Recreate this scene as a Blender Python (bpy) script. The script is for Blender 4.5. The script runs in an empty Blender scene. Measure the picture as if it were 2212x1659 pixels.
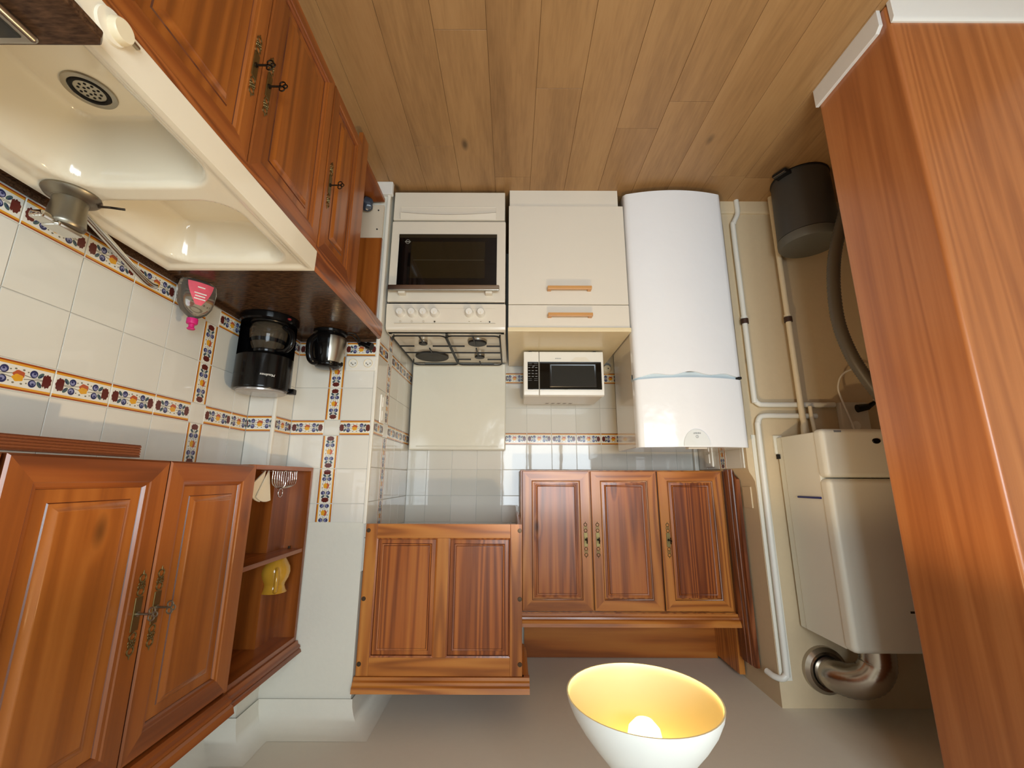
import bpy, bmesh, math, random
from mathutils import Matrix, Vector
random.seed(7)
PI = math.pi
C = bpy.context.scene.collection
S = bpy.context.scene

# ------------------------------------------------------------------ camera (held upside down, as the photograph is)
F_PX, PITCH, ROLL, CAM_H = 915.0, math.atan(204.5/915.0), math.radians(0.2), 1.55
cd = bpy.data.cameras.new('camera'); co = bpy.data.objects.new('camera', cd); C.objects.link(co)
fwd = Vector((0, math.cos(PITCH), -math.sin(PITCH))); rt = Vector((1, 0, 0)); up = rt.cross(fwd)
r2 = math.cos(ROLL)*rt + math.sin(ROLL)*up; u2 = math.cos(ROLL)*up - math.sin(ROLL)*rt
rm = Matrix((-r2, -u2, -fwd)).transposed().to_4x4()
co.matrix_world = Matrix.Translation((0, 0, CAM_H)) @ rm
cd.sensor_fit = 'HORIZONTAL'; cd.sensor_width = 36.0; cd.lens = F_PX/2212*36.0; cd.clip_start = 0.02
S.camera = co
# ------------------------------------------------------------------ world, daylight, exposure
w = bpy.data.worlds.new('world'); S.world = w; w.use_nodes = True
wb = w.node_tree.nodes['Background']; wb.inputs[0].default_value = (0.75, 0.87, 1.0, 1); wb.inputs[1].default_value = 1.0
S.view_settings.view_transform = 'Standard'; S.view_settings.look = 'None'
S.view_settings.gamma = 1.0; S.view_settings.use_curve_mapping = False
S.view_settings.exposure = -0.50
DAY_W, LAMP_W = 120.0, 38.0
al = bpy.data.lights.new('daylight_at_window', 'AREA'); al.shape = 'RECTANGLE'; al.size = 1.5; al.size_y = 1.15
al.energy = DAY_W; al.color = (0.80, 0.92, 1.0)
ao = bpy.data.objects.new('daylight_at_window', al); C.objects.link(ao)
ao.location = (-0.55, -1.43, 1.45); ao.rotation_euler = (PI/2, 0, 0)

# ------------------------------------------------------------------ room numbers
XR, YW = 1.159, -1.40              # right wall, window wall
YCOL, XCOL, YP, XP = 1.843, 1.04, 1.99, 0.655
YB, XL, YQ = 2.71, -1.195, 2.147   # back wall, left return, chase front
XFL = -2.0; PX, PY0, PY1 = -1.24, 1.10, 1.43
ZC = 2.54
CT = 0.882                         # right worktop height

# ------------------------------------------------------------------ helpers
def lin(c):
    return tuple(((v/255)/12.92 if v/255 <= 0.04045 else ((v/255+0.055)/1.055)**2.4) for v in c)
MATS = {}
def mat(name, rgb, rough=0.5, metal=0.0, coat=0.0, trans=0.0, ior=1.45, emis=None, es=0.0, vary=0.0, bump=0.0, bscale=60.0, alpha=1.0, spec=0.5):
    if name in MATS: return MATS[name]
    m = bpy.data.materials.new(name); m.use_nodes = True; nt = m.node_tree; b = nt.nodes['Principled BSDF']
    c = lin(rgb)
    b.inputs['Base Color'].default_value = (*c, 1); b.inputs['Roughness'].default_value = rough
    b.inputs['Metallic'].default_value = metal; b.inputs['Coat Weight'].default_value = coat; b.inputs['Coat Roughness'].default_value = 0.08
    b.inputs['Transmission Weight'].default_value = trans; b.inputs['IOR'].default_value = ior; b.inputs['Alpha'].default_value = alpha
    b.inputs['Specular IOR Level'].default_value = spec
    if emis: b.inputs['Emission Color'].default_value = (*emis, 1); b.inputs['Emission Strength'].default_value = es
    if vary or bump:
        tc = nt.nodes.new('ShaderNodeTexCoord'); nz = nt.nodes.new('ShaderNodeTexNoise'); nz.inputs['Scale'].default_value = bscale; nz.inputs['Detail'].default_value = 3
        nt.links.new(tc.outputs['Object'], nz.inputs['Vector'])
        if vary:
            mx = nt.nodes.new('ShaderNodeMix'); mx.data_type = 'RGBA'; mx.inputs[6].default_value = (*[v*(1-vary) for v in c], 1); mx.inputs[7].default_value = (*[min(1, v*(1+vary)) for v in c], 1)
            nt.links.new(nz.outputs['Fac'], mx.inputs[0]); nt.links.new(mx.outputs[2], b.inputs['Base Color'])
        if bump:
            bp = nt.nodes.new('ShaderNodeBump'); bp.inputs['Strength'].default_value = bump; bp.inputs['Distance'].default_value = 0.004
            nt.links.new(nz.outputs['Fac'], bp.inputs['Height']); nt.links.new(bp.outputs['Normal'], b.inputs['Normal'])
    MATS[name] = m; return m

def wood(name, axis, dark, mid, light, rough=0.33, ring=9.0, stretch=0.07, knots=0.6, coat=0.25, fine=0.35, warp=3.0, contrast=0.8):
    """plank timber: growth rings stretched along `axis` (object space), streaks and a few knots"""
    if name in MATS: return MATS[name]
    m = bpy.data.materials.new(name); m.use_nodes = True; nt = m.node_tree; N = nt.nodes; L = nt.links; b = N['Principled BSDF']
    tc = N.new('ShaderNodeTexCoord'); oi = N.new('ShaderNodeObjectInfo')
    ml = N.new('ShaderNodeVectorMath'); ml.operation = 'SCALE'; cb = N.new('ShaderNodeCombineXYZ')
    for i, k in enumerate((13.1, 7.7, 5.3)):
        mm = N.new('ShaderNodeMath'); mm.operation = 'MULTIPLY'; mm.inputs[1].default_value = k; L.new(oi.outputs['Random'], mm.inputs[0]); L.new(mm.outputs[0], cb.inputs[i])
    ad = N.new('ShaderNodeVectorMath'); ad.operation = 'ADD'; L.new(tc.outputs['Object'], ad.inputs[0]); L.new(cb.outputs[0], ad.inputs[1])
    mp = N.new('ShaderNodeMapping'); L.new(ad.outputs[0], mp.inputs[0])
    sc = [1.0, 1.0, 1.0]; sc['xyz'.index(axis)] = stretch; mp.inputs['Scale'].default_value = sc
    n1 = N.new('ShaderNodeTexNoise'); n1.inputs['Scale'].default_value = 7.0; n1.inputs['Detail'].default_value = 2.0; n1.inputs['Roughness'].default_value = 0.45; L.new(mp.outputs[0], n1.inputs['Vector'])
    # knots: sparse voronoi cells pull the rings round them
    mk = N.new('ShaderNodeMapping'); L.new(ad.outputs[0], mk.inputs[0]); s2 = [1.0, 1.0, 1.0]; s2['xyz'.index(axis)] = 0.45; mk.inputs['Scale'].default_value = s2
    vo = N.new('ShaderNodeTexVoronoi'); vo.inputs['Scale'].default_value = 4.3; L.new(mk.outputs[0], vo.inputs['Vector'])
    kr = N.new('ShaderNodeMapRange'); kr.inputs[1].default_value = 0.0; kr.inputs[2].default_value = 0.16; kr.inputs[3].default_value = knots; kr.inputs[4].default_value = 0.0; L.new(vo.outputs['Distance'], kr.inputs[0])
    a1 = N.new('ShaderNodeMath'); a1.operation = 'MULTIPLY_ADD'; a1.inputs[1].default_value = ring; L.new(n1.outputs['Fac'], a1.inputs[0]); L.new(kr.outputs[0], a1.inputs[2])
    s0 = N.new('ShaderNodeMath'); s0.operation = 'MULTIPLY'; s0.inputs[1].default_value = 2*PI; L.new(a1.outputs[0], s0.inputs[0])
    s1 = N.new('ShaderNodeMath'); s1.operation = 'SINE'; L.new(s0.outputs[0], s1.inputs[0])
    s2_ = N.new('ShaderNodeMath'); s2_.operation = 'MULTIPLY_ADD'; s2_.inputs[1].default_value = contrast*0.5; s2_.inputs[2].default_value = 0.5; L.new(s1.outputs[0], s2_.inputs[0])
    sn = s2_
    n2 = N.new('ShaderNodeTexNoise'); n2.inputs['Scale'].default_value = 95.0; n2.inputs['Detail'].default_value = 2.0; L.new(mp.outputs[0], n2.inputs['Vector'])
    a2 = N.new('ShaderNodeMath'); a2.operation = 'MULTIPLY_ADD'; a2.inputs[1].default_value = fine; L.new(n2.outputs['Fac'], a2.inputs[0]); L.new(sn.outputs[0], a2.inputs[2])
    n3 = N.new('ShaderNodeTexNoise'); n3.inputs['Scale'].default_value = warp; n3.inputs['Detail'].default_value = 1.0; L.new(mp.outputs[0], n3.inputs['Vector'])
    a3 = N.new('ShaderNodeMath'); a3.operation = 'MULTIPLY_ADD'; a3.inputs[1].default_value = 0.9; L.new(n3.outputs['Fac'], a3.inputs[0]); L.new(a2.outputs[0], a3.inputs[2])
    cr = N.new('ShaderNodeValToRGB'); e = cr.color_ramp.elements
    e[0].position = 0.25; e[0].color = (*lin(light), 1); e[1].position = 1.75/1.9; e[1].color = (*lin(dark), 1)
    e2 = cr.color_ramp.elements.new(0.62); e2.color = (*lin(mid), 1)
    dv = N.new('ShaderNodeMath'); dv.operation = 'DIVIDE'; dv.inputs[1].default_value = 1.9; L.new(a3.outputs[0], dv.inputs[0]); L.new(dv.outputs[0], cr.inputs[0])
    kd = N.new('ShaderNodeMapRange'); kd.inputs[1].default_value = 0.03; kd.inputs[2].default_value = 0.09; kd.inputs[3].default_value = 0.35 if knots > 0 else 1.0; kd.inputs[4].default_value = 1.0; L.new(vo.outputs['Distance'], kd.inputs[0])
    mx = N.new('ShaderNodeMix'); mx.data_type = 'RGBA'; mx.blend_type = 'MULTIPLY'; mx.inputs[0].default_value = 1.0
    L.new(cr.outputs[0], mx.inputs[6]); L.new(kd.outputs[0], mx.inputs[7]); L.new(mx.outputs[2], b.inputs['Base Color'])
    bp = N.new('ShaderNodeBump'); bp.inputs['Strength'].default_value = 0.08; bp.inputs['Distance'].default_value = 0.002; L.new(n2.outputs['Fac'], bp.inputs['Height']); L.new(bp.outputs[0], b.inputs['Normal'])
    b.inputs['Roughness'].default_value = rough; b.inputs['Coat Weight'].default_value = coat; b.inputs['Coat Roughness'].default_value = 0.15
    MATS[name] = m; return m

class B:
    """mesh builder; local=True: coordinates are those of the parent thing, else world"""
    def __init__(s, local=False): s.bm = bmesh.new(); s.local = local
    def face(s, pts, mi=0):
        f = s.bm.faces.new([s.bm.verts.new(p) for p in pts]); f.material_index = mi; return f
    def box(s, x0, y0, z0, x1, y1, z1, bev=0.0, mi=0, seg=2):
        if x0 > x1: x0, x1 = x1, x0
        if y0 > y1: y0, y1 = y1, y0
        if z0 > z1: z0, z1 = z1, z0
        v = [s.bm.verts.new(p) for p in ((x0,y0,z0),(x1,y0,z0),(x1,y1,z0),(x0,y1,z0),(x0,y0,z1),(x1,y0,z1),(x1,y1,z1),(x0,y1,z1))]
        fs = [s.bm.faces.new([v[i] for i in q]) for q in ((0,3,2,1),(4,5,6,7),(0,1,5,4),(1,2,6,5),(2,3,7,6),(3,0,4,7))]
        for f in fs: f.material_index = mi
        if bev > 0:
            bev = min(bev, 0.49*min(x1-x0, y1-y0, z1-z0))
            es = {e for f in fs for e in f.edges}
            r = bmesh.ops.bevel(s.bm, geom=list(es), offset=bev, segments=seg, profile=0.5, affect='EDGES')
            for f in r['faces']: f.material_index = mi
        return s
    def frame_of(s, d):
        d = d.normalized(); a = Vector((0,0,1)) if abs(d.z) < 0.9 else Vector((1,0,0)); x = d.cross(a).normalized(); return x, d.cross(x).normalized()
    def cyl(s, p0, p1, r0, r1=None, n=24, mi=0, caps=True):
        p0 = Vector(p0); p1 = Vector(p1); r1 = r0 if r1 is None else r1; x, y = s.frame_of(p1-p0)
        a = [s.bm.verts.new(p0+x*math.cos(2*PI*i/n)*r0+y*math.sin(2*PI*i/n)*r0) for i in range(n)]
        b = [s.bm.verts.new(p1+x*math.cos(2*PI*i/n)*r1+y*math.sin(2*PI*i/n)*r1) for i in range(n)]
        for i in range(n): f = s.bm.faces.new((a[i], a[(i+1)%n], b[(i+1)%n], b[i])); f.material_index = mi
        if caps: s.bm.faces.new(list(reversed(a))).material_index = mi; s.bm.faces.new(b).material_index = mi
        return s
    def tube(s, pts, r, n=10, mi=0, closed=False, ribs=0.0):
        P = [Vector(p) for p in pts]; m = len(P); rings = []
        d0 = (P[1]-P[0]).normalized(); x, y = s.frame_of(d0)
        for i in range(m):
            if closed: d = (P[(i+1)%m]-P[i-1]).normalized()
            else: d = (P[min(i+1, m-1)]-P[max(i-1, 0)]).normalized()
            x = (x-d*x.dot(d)).normalized(); y = d.cross(x).normalized()
            rr = r[i] if isinstance(r, (list, tuple)) else r*(1.0+(ribs if i % 2 else 0.0))
            rings.append([s.bm.verts.new(P[i]+x*math.cos(2*PI*k/n)*rr+y*math.sin(2*PI*k/n)*rr) for k in range(n)])
        for i in range(m if closed else m-1):
            a, b = rings[i], rings[(i+1) % m]
            for k in range(n): s.bm.faces.new((a[k], a[(k+1)%n], b[(k+1)%n], b[k])).material_index = mi
        if not closed: s.bm.faces.new(list(reversed(rings[0]))).material_index = mi; s.bm.faces.new(rings[-1]).material_index = mi
        return s
    def lathe(s, prof, c=(0,0,0), n=32, mi=0, axis='z', sx=1.0, sy=1.0, a0=0.0, a1=2*PI, mis=None):
        full = abs(a1-a0-2*PI) < 1e-6; k = n if full else n+1; rings = []
        def pt(r, h, a):
            q = {'z': (r*math.cos(a)*sx, r*math.sin(a)*sy, h), 'y': (r*math.cos(a)*sx, h, r*math.sin(a)*sy), 'x': (h, r*math.cos(a)*sx, r*math.sin(a)*sy)}[axis]
            return (c[0]+q[0], c[1]+q[1], c[2]+q[2])
        for r, h in prof:
            if r < 1e-6: rings.append([s.bm.verts.new(pt(0, h, 0))])
            else: rings.append([s.bm.verts.new(pt(r, h, a0+(a1-a0)*i/n)) for i in range(k)])
        for j in range(len(rings)-1):
            a, b = rings[j], rings[j+1]; q = mis[j] if mis else mi
            for i in range(n):
                i2 = (i+1) % k if full else i+1
                if len(a) == 1 and len(b) == 1: continue
                if len(a) == 1: f = s.bm.faces.new((a[0], b[i2], b[i]))
                elif len(b) == 1: f = s.bm.faces.new((a[i], a[i2], b[0]))
                else: f = s.bm.faces.new((a[i], a[i2], b[i2], b[i]))
                f.material_index = q
        return s
    def prism(s, poly, axis, a0, a1, mi=0, bev=0.0, mcap=None):
        def pt(p, a): return {'x': (a, p[0], p[1]), 'y': (p[0], a, p[1]), 'z': (p[0], p[1], a)}[axis]
        A = [s.bm.verts.new(pt(p, a0)) for p in poly]; Bv = [s.bm.verts.new(pt(p, a1)) for p in poly]; n = len(poly); fs = []
        for i in range(n): fs.append(s.bm.faces.new((A[i], A[(i+1)%n], Bv[(i+1)%n], Bv[i])))
        f1 = s.bm.faces.new(list(reversed(A))); f2 = s.bm.faces.new(Bv)
        for f in fs: f.material_index = mi
        for f in (f1, f2): f.material_index = mi if mcap is None else mcap
        if bev: bmesh.ops.bevel(s.bm, geom=[e for f in (f1, f2) for e in f.edges], offset=bev, segments=2, profile=0.5, affect='EDGES')
        return s
    def ball(s, c, r, n=20, m=12, mi=0, sx=1, sy=1, sz=1):
        return s.lathe([(r*math.sin(PI*i/m), -r*math.cos(PI*i/m)*sz) for i in range(m+1)], c, n, mi, 'z', sx, sy)
    def torus(s, c, R, r, axis='z', n=32, k=8, mi=0, sx=1, sy=1, a0=0.0, a1=2*PI):
        full = abs(a1-a0-2*PI) < 1e-6
        pts = []
        for i in range(n if full else n+1):
            a = a0+(a1-a0)*i/n; u, v = R*math.cos(a)*sx, R*math.sin(a)*sy
            pts.append({'z': (c[0]+u, c[1]+v, c[2]), 'y': (c[0]+u, c[1], c[2]+v), 'x': (c[0], c[1]+u, c[2]+v)}[axis])
        return s.tube(pts, r, k, mi, closed=full)
    def rings(s, x0, z0, x1, z1, levels, mv=0, mh=1, mc=2, y=0.0, dark=(), md=0):
        """nested rectangles (inset, depth): mitred frame mv/mh, centre field mc; front faces -y"""
        loops = []
        for ins, d in levels:
            loops.append([s.bm.verts.new(p) for p in ((x0+ins, y+d, z0+ins), (x1-ins, y+d, z0+ins), (x1-ins, y+d, z1-ins), (x0+ins, y+d, z1-ins))])
        for j in range(len(loops)-1):
            a, b = loops[j], loops[j+1]
            mvv, mhh = (mv, mh) if levels[j+1][0] <= s.fw else (mc, mc)
            for i in range(4):
                f = s.bm.faces.new((a[i], a[(i+1)%4], b[(i+1)%4], b[i])); f.material_index = md if j in dark else (mhh if i % 2 == 0 else mvv)
        s.bm.faces.new(loops[-1]).material_index = mc
        return loops
    fw = 0.06

MW = {}
def wn_mod(o, smooth):
    if smooth: o.modifiers.new('weighted_normal', 'WEIGHTED_NORMAL').keep_sharp = True
def finish(b, name, mats, smooth):
    bm = b.bm
    bmesh.ops.recalc_face_normals(bm, faces=bm.faces)
    me = bpy.data.meshes.new(name); bm.to_mesh(me); bm.free()
    for m in (mats if isinstance(mats, (list, tuple)) else [mats]): me.materials.append(m)
    if smooth:
        me.shade_smooth()
        me.set_sharp_from_angle(angle=math.radians(smooth))
    return me
def thing(name, label, cat, loc=(0,0,0), rz=0.0, group=None, kind=None):
    o = bpy.data.objects.new(name, None); C.objects.link(o); o.location = loc; o.rotation_euler = (0, 0, rz); o.empty_display_size = 0.05
    o['label'] = label
    if kind: o['kind'] = kind
    else: o['category'] = cat
    if group: o['group'] = group
    MW[o.name] = Matrix.Translation(loc) @ Matrix.Rotation(rz, 4, 'Z'); return o
def part(name, b, mats, parent, smooth=35, label=None, kind=None):
    me = finish(b, name, mats, smooth)
    M = MW[parent.name]
    if not b.local: me.transform(M.inverted())
    o = bpy.data.objects.new(name, me); C.objects.link(o); o.parent = parent; MW[o.name] = M; wn_mod(o, smooth)
    if label: o['label'] = label
    if kind: o['kind'] = kind
    return o
def solo(name, b, mats, label, cat=None, loc=(0,0,0), smooth=35, group=None, kind=None):
    me = finish(b, name, mats, smooth); me.transform(Matrix.Translation([-v for v in loc]))
    o = bpy.data.objects.new(name, me); C.objects.link(o); o.location = loc; wn_mod(o, smooth)
    if label: o['label'] = label
    if cat: o['category'] = cat
    if group: o['group'] = group
    if kind: o['kind'] = kind
    MW[o.name] = Matrix.Translation(loc); return o
def struct(name, b, mats, label=None, smooth=35, loc=(0,0,0)):
    return solo(name, b, mats, label, None, loc, smooth, kind='structure')
def text_on(b, txt, size, M, depth=0.0008, mi=0, shear=0.0):
    """adds lettering to builder b; M places the text plane (x right, y up) in builder coordinates"""
    cu = bpy.data.curves.new('lettering', 'FONT'); cu.body = txt; cu.size = size; cu.align_x = 'CENTER'; cu.align_y = 'CENTER'; cu.extrude = depth; cu.shear = shear; cu.resolution_u = 3
    ob = bpy.data.objects.new('lettering', cu); C.objects.link(ob)
    dg = bpy.context.evaluated_depsgraph_get(); me = bpy.data.meshes.new_from_object(ob.evaluated_get(dg)); me.transform(M)
    k = len(b.bm.faces); b.bm.from_mesh(me); b.bm.faces.ensure_lookup_table()
    for f in b.bm.faces[k:]: f.material_index = mi
    bpy.data.objects.remove(ob); bpy.data.curves.remove(cu); bpy.data.meshes.remove(me)
def arc(c, r, a0, a1, n, plane='xz', other=0.0):
    out = []
    for i in range(n+1):
        a = a0+(a1-a0)*i/n; u, v = c[0]+r*math.cos(a), c[1]+r*math.sin(a)
        out.append({'xz': (u, other, v), 'xy': (u, v, other), 'yz': (other, u, v)}[plane])
    return out
def smooth_path(pts, n=8):
    """Catmull-Rom through points"""
    P = [Vector(p) for p in pts]; P = [2*P[0]-P[1]]+P+[2*P[-1]-P[-2]]; out = []
    for i in range(1, len(P)-2):
        for k in range(n):
            t = k/n; a, b, c, d = P[i-1], P[i], P[i+1], P[i+2]
            out.append(0.5*((2*b)+(c-a)*t+(2*a-5*b+4*c-d)*t*t+(3*b-a-3*c+d)*t**3))
    out.append(P[-2]); return out
FRONT = lambda x, y, z: Matrix.Translation((x, y, z)) @ Matrix.Rotation(PI/2, 4, 'X')     # text facing -Y

# ------------------------------------------------------------------ materials
plaster = mat('plaster_white', (226, 222, 208), 0.75, vary=0.02, bump=0.15, bscale=45)
plaster_warm = mat('plaster_cream', (208, 188, 154), 0.75, vary=0.03, bump=0.15, bscale=45)
ceil_m = mat('ceiling_paint', (222, 216, 200), 0.8, vary=0.02, bump=0.1, bscale=40)
grout = mat('grout', (214, 211, 203), 0.8)
white_trim = mat('white_plastic_trim', (232, 228, 216), 0.35)
skirt = mat('white_skirting_paint', (228, 226, 220), 0.35)
def tile_mat():
    m = mat('white_tile_glaze', (224, 221, 211), 0.03, bump=0.05, bscale=9); nt = m.node_tree
    b = nt.nodes['Principled BSDF']; oi = nt.nodes.new('ShaderNodeObjectInfo'); mx = nt.nodes.new('ShaderNodeMix'); mx.data_type = 'RGBA'
    mx.inputs[6].default_value = (*lin((219, 216, 205)), 1); mx.inputs[7].default_value = (*lin((228, 225, 216)), 1)
    nt.links.new(oi.outputs['Random'], mx.inputs[0]); nt.links.new(mx.outputs[2], b.inputs['Base Color']); return m
tile_m = tile_mat()
dec_white = mat('decor_tile_glaze', (232, 229, 218), 0.08)
ochre = mat('glaze_ochre', (222, 158, 52), 0.1); rust = mat('glaze_rust', (160, 70, 24), 0.1)
blue_g = mat('glaze_blue', (52, 54, 96), 0.1); lilac_g = mat('glaze_lilac', (140, 142, 178), 0.1); green_g = mat('glaze_green', (78, 98, 98), 0.1)
maroon_g = mat('glaze_maroon', (98, 42, 36), 0.1); yellow_g = mat('glaze_yellow', (226, 166, 48), 0.1); red_g = mat('glaze_red', (186, 92, 58), 0.1); stem_g = mat('glaze_stem', (128, 122, 104), 0.1)
PIN_D, PIN_M, PIN_L = (128, 66, 24), (184, 110, 44), (204, 134, 60)
pine_v = wood('pine_vertical', 'z', PIN_D, PIN_M, PIN_L)
pine_x = wood('pine_horizontal', 'x', PIN_D, PIN_M, PIN_L)
pine_y = wood('pine_depth', 'y', PIN_D, PIN_M, PIN_L)
panel_v = wood('pine_panel', 'z', (112, 52, 20), (172, 94, 38), (200, 124, 52), ring=12, stretch=0.03, knots=0.8, contrast=0.55, fine=0.6)
ox_v = wood('orange_pine_vertical', 'z', (104, 50, 14), (146, 78, 26), (170, 100, 40), ring=5, stretch=0.04, coat=0.3, contrast=0.5, fine=0.5)
ox_x = wood('orange_pine_horizontal', 'x', (98, 46, 14), (140, 72, 26), (166, 96, 40), ring=7, stretch=0.05, coat=0.3, contrast=0.6, fine=0.5)
ox_p = wood('orange_pine_panel', 'z', (108, 54, 16), (150, 82, 26), (174, 104, 42), ring=6, stretch=0.035, coat=0.3, contrast=0.5, fine=0.5)
lam = wood('cherry_laminate', 'z', (140, 78, 40), (172, 104, 56), (198, 132, 78), rough=0.32, ring=11, stretch=0.03, knots=0.0, coat=0.15, fine=0.5, warp=5, contrast=0.35)
brass = mat('antique_brass', (128, 112, 74), 0.42, 1.0); dark_key = mat('dark_iron', (58, 50, 42), 0.45, 1.0)
steel = mat('brushed_steel', (178, 172, 160), 0.28, 1.0); chrome = mat('chrome', (214, 212, 206), 0.08, 1.0); pewter = mat('pewter', (150, 144, 130), 0.38, 1.0)
enamel = mat('white_enamel', (226, 217, 200), 0.22, coat=0.3); enamel_sat = mat('white_lacquer', (230, 222, 206), 0.3)  # whites lowered to cream to stand in for shade on cooker and cupboard
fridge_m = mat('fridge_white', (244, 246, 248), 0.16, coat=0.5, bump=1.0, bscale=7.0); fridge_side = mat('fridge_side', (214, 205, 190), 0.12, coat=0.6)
black_gl = mat('black_glass', (12, 11, 10), 0.05); black_pl = mat('black_plastic', (12, 11, 11), 0.16, spec=0.35); black_mt = mat('black_cast_iron', (24, 22, 20), 0.5)
dkgap = mat('dark_gap', (20, 18, 16), 0.8); rubber = mat('black_rubber', (14, 13, 12), 0.6)
white_pl = mat('white_plastic', (236, 232, 222), 0.3); cream_pl = mat('cream_plastic', (230, 216, 184), 0.35)
boiler_m = mat('boiler_paint', (226, 222, 206), 0.4); grey_txt = mat('grey_print', (120, 120, 122), 0.5)

# ================================================================== THE SETTING
def place(me, name, parent, loc, rz=0.0, ry=0.0):
    o = bpy.data.objects.new(name, me); C.objects.link(o); o.parent = parent; o.location = loc; o.rotation_euler = (0, ry, rz)
    if name == 'tile': wn_mod(o, 1)
    return o

# ---- floor of vinyl planks
fl = struct('floor', B().box(XFL-0.1, YW-0.1, -0.05, XR+0.1, YB+0.1, -0.004), mat('floor_joint', (124, 94, 60), 0.8), 'light oak plank floor')
oak = []
for i, (d, m_, l_) in enumerate((((134, 98, 60), (168, 128, 82), (184, 146, 98)), ((136, 100, 62), (170, 130, 84), (185, 147, 100)), ((130, 95, 58), (165, 125, 80), (182, 143, 96)))):
    oak.append(wood('oak_vinyl_%d' % i, 'y', d, m_, l_, rough=0.45, ring=4, stretch=0.1, knots=0.35, coat=0.0, fine=0.6, warp=4, contrast=0.18))
PW, PLN = 0.188, 1.22
pm = {}
def plank_mesh(L):
    k = round(L, 2)
    for j in range(3):
        if (k, j) not in pm:
            b = B(True).box(-PW/2+0.0006, -L/2+0.0006, -0.006, PW/2-0.0006, L/2-0.0006, 0.0, 0.0006, seg=1); pm[(k, j)] = finish(b, 'plank', oak[j], 0)
    return pm[(k, random.randrange(3))]
ends = {0: 1.19, 1: 1.73, -1: 0.72, -2: 1.42, -3: 1.06, -4: 1.62, 2: 0.85}
for c in range(-11, 6):
    x0 = 0.094+PW*c; xc = x0+PW/2
    if x0 < XFL-PW or xc-PW/2 > 1.2: continue
    y = ends.get(c, 0.2+random.random()*1.2)
    while y > YW: y -= PLN
    while y < YB:
        a, bnd = max(y, YW), min(y+PLN, YB)
        if bnd-a > 0.08:
            place(plank_mesh(bnd-a), 'plank', fl, (xc, (a+bnd)/2, 0.0))
        y += PLN

# ---- ceiling and coving
struct('ceiling', B().box(XFL-0.1, YW-0.1, ZC, XR+0.1, YB+0.1, ZC+0.06), ceil_m, 'off-white painted ceiling')
per = [(XR, YW), (XR, YCOL), (XCOL, YCOL), (XCOL, YP), (XP, YP), (XP, YB), (XL, YB), (XL-0.01, YQ), (XFL, YQ), (XFL, PY1), (PX, PY1), (PX, PY0), (XFL, PY0), (XFL, YW)]
def inset(d):
    n = len(per); out = []
    for i in range(n):
        p0, p1, p2 = Vector(per[i-1]), Vector(per[i]), Vector(per[(i+1) % n])
        e1 = (p1-p0).normalized(); e2 = (p2-p1).normalized(); n1 = Vector((-e1.y, e1.x)); n2 = Vector((-e2.y, e2.x))
        out.append(p1+n1*d+n2*d*(1-abs(n1.dot(n2))) if abs(n1.dot(n2)) < 0.5 else p1+n1*d)
    return out
b = B(); rad = 0.1; seg = 6; loops = []
for k in range(seg+1):
    a = PI/2*k/seg; d = rad*(1-math.cos(a)); z = ZC-rad+rad*math.sin(a)
    if k == seg: z = ZC-0.001
    loops.append([b.bm.verts.new((p.x, p.y, z)) for p in inset(max(d, 0.0005))])
for k in range(seg):
    for i in range(5):
        b.bm.faces.new((loops[k][i], loops[k][(i+1) % len(per)], loops[k+1][(i+1) % len(per)], loops[k+1][i]))
struct('trim_1', b, plaster, 'rounded plaster coving between walls and ceiling', smooth=60)

# ---- walls (tile glaze faces stand at the measured planes, plaster 8 mm behind)
T = 0.008
wall_right = struct('wall_right', B().box(XR+T, YW-0.1, 0, XR+0.12, YB+0.1, ZC), plaster, 'right kitchen wall, white with decorated tiles')
wall_col = struct('wall_column', B().box(XCOL+T, YCOL+T, 0, XR+T, YP+T, ZC), plaster, 'small tiled pipe column in the corner')
wall_pier = struct('wall_pier', B().box(XP+T, YP+T, 0, XR+T, YB+T, ZC, 0.004), plaster, 'wall pier between worktop and cooker')
wall_back = struct('wall_back', B().box(XL-T, YB+T, 0, XR+T, YB+0.12, ZC), plaster, 'tiled back wall behind cooker and microwave')
# chase: thicker below 1.50 m, set back above with a curved shoulder
poly = [(XFL-0.1, 0), (-1.176, 0), (-1.176, 1.497), (-1.180, 1.515), (-1.192, 1.535), (-1.203, 1.56), (-1.205, 1.60), (-1.205, ZC), (XFL-0.1, ZC)]
wall_chase = struct('wall_chase', B().prism(poly, 'y', YQ, YB+0.12), plaster_warm, 'cream wall of the boiler corner')
struct('wall_left', B().box(XFL-0.1, YW-0.1, 0, XFL, YQ, ZC), plaster, 'left kitchen wall')
struct('wall_partition', B().box(XFL, PY0, 0, PX, PY1, ZC, 0.012, seg=3), lam, 'tall cherry laminate partition')
# window wall with an opening and a casement window
b = B()
WX0, WX1, WZ0, WZ1 = -1.30, 0.20, 0.87, 2.03
b.box(XFL-0.1, YW-0.1, 0, XR+0.12, YW, WZ0).box(XFL-0.1, YW-0.1, WZ1, XR+0.12, YW, ZC).box(XFL-0.1, YW-0.1, WZ0, WX0, YW, WZ1).box(WX1, YW-0.1, WZ0, XR+0.12, YW, WZ1)
struct('wall_front', b, plaster, 'window wall')
wn = thing('window_1', 'white framed window', None, (0, YW, 0), kind='structure')
b = B(); fwid = 0.055
for x in (WX0, (2*WX0+WX1)/3, (WX0+2*WX1)/3, WX1-fwid): b.box(x, YW-0.02, WZ0, x+fwid, YW+0.03, WZ1, 0.006)
part('window_frame', b.box(WX0, YW-0.02, WZ0, WX1, YW+0.03, WZ0+fwid, 0.006).box(WX0, YW-0.02, WZ1-fwid, WX1, YW+0.03, WZ1, 0.006), white_pl, wn)
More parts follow.
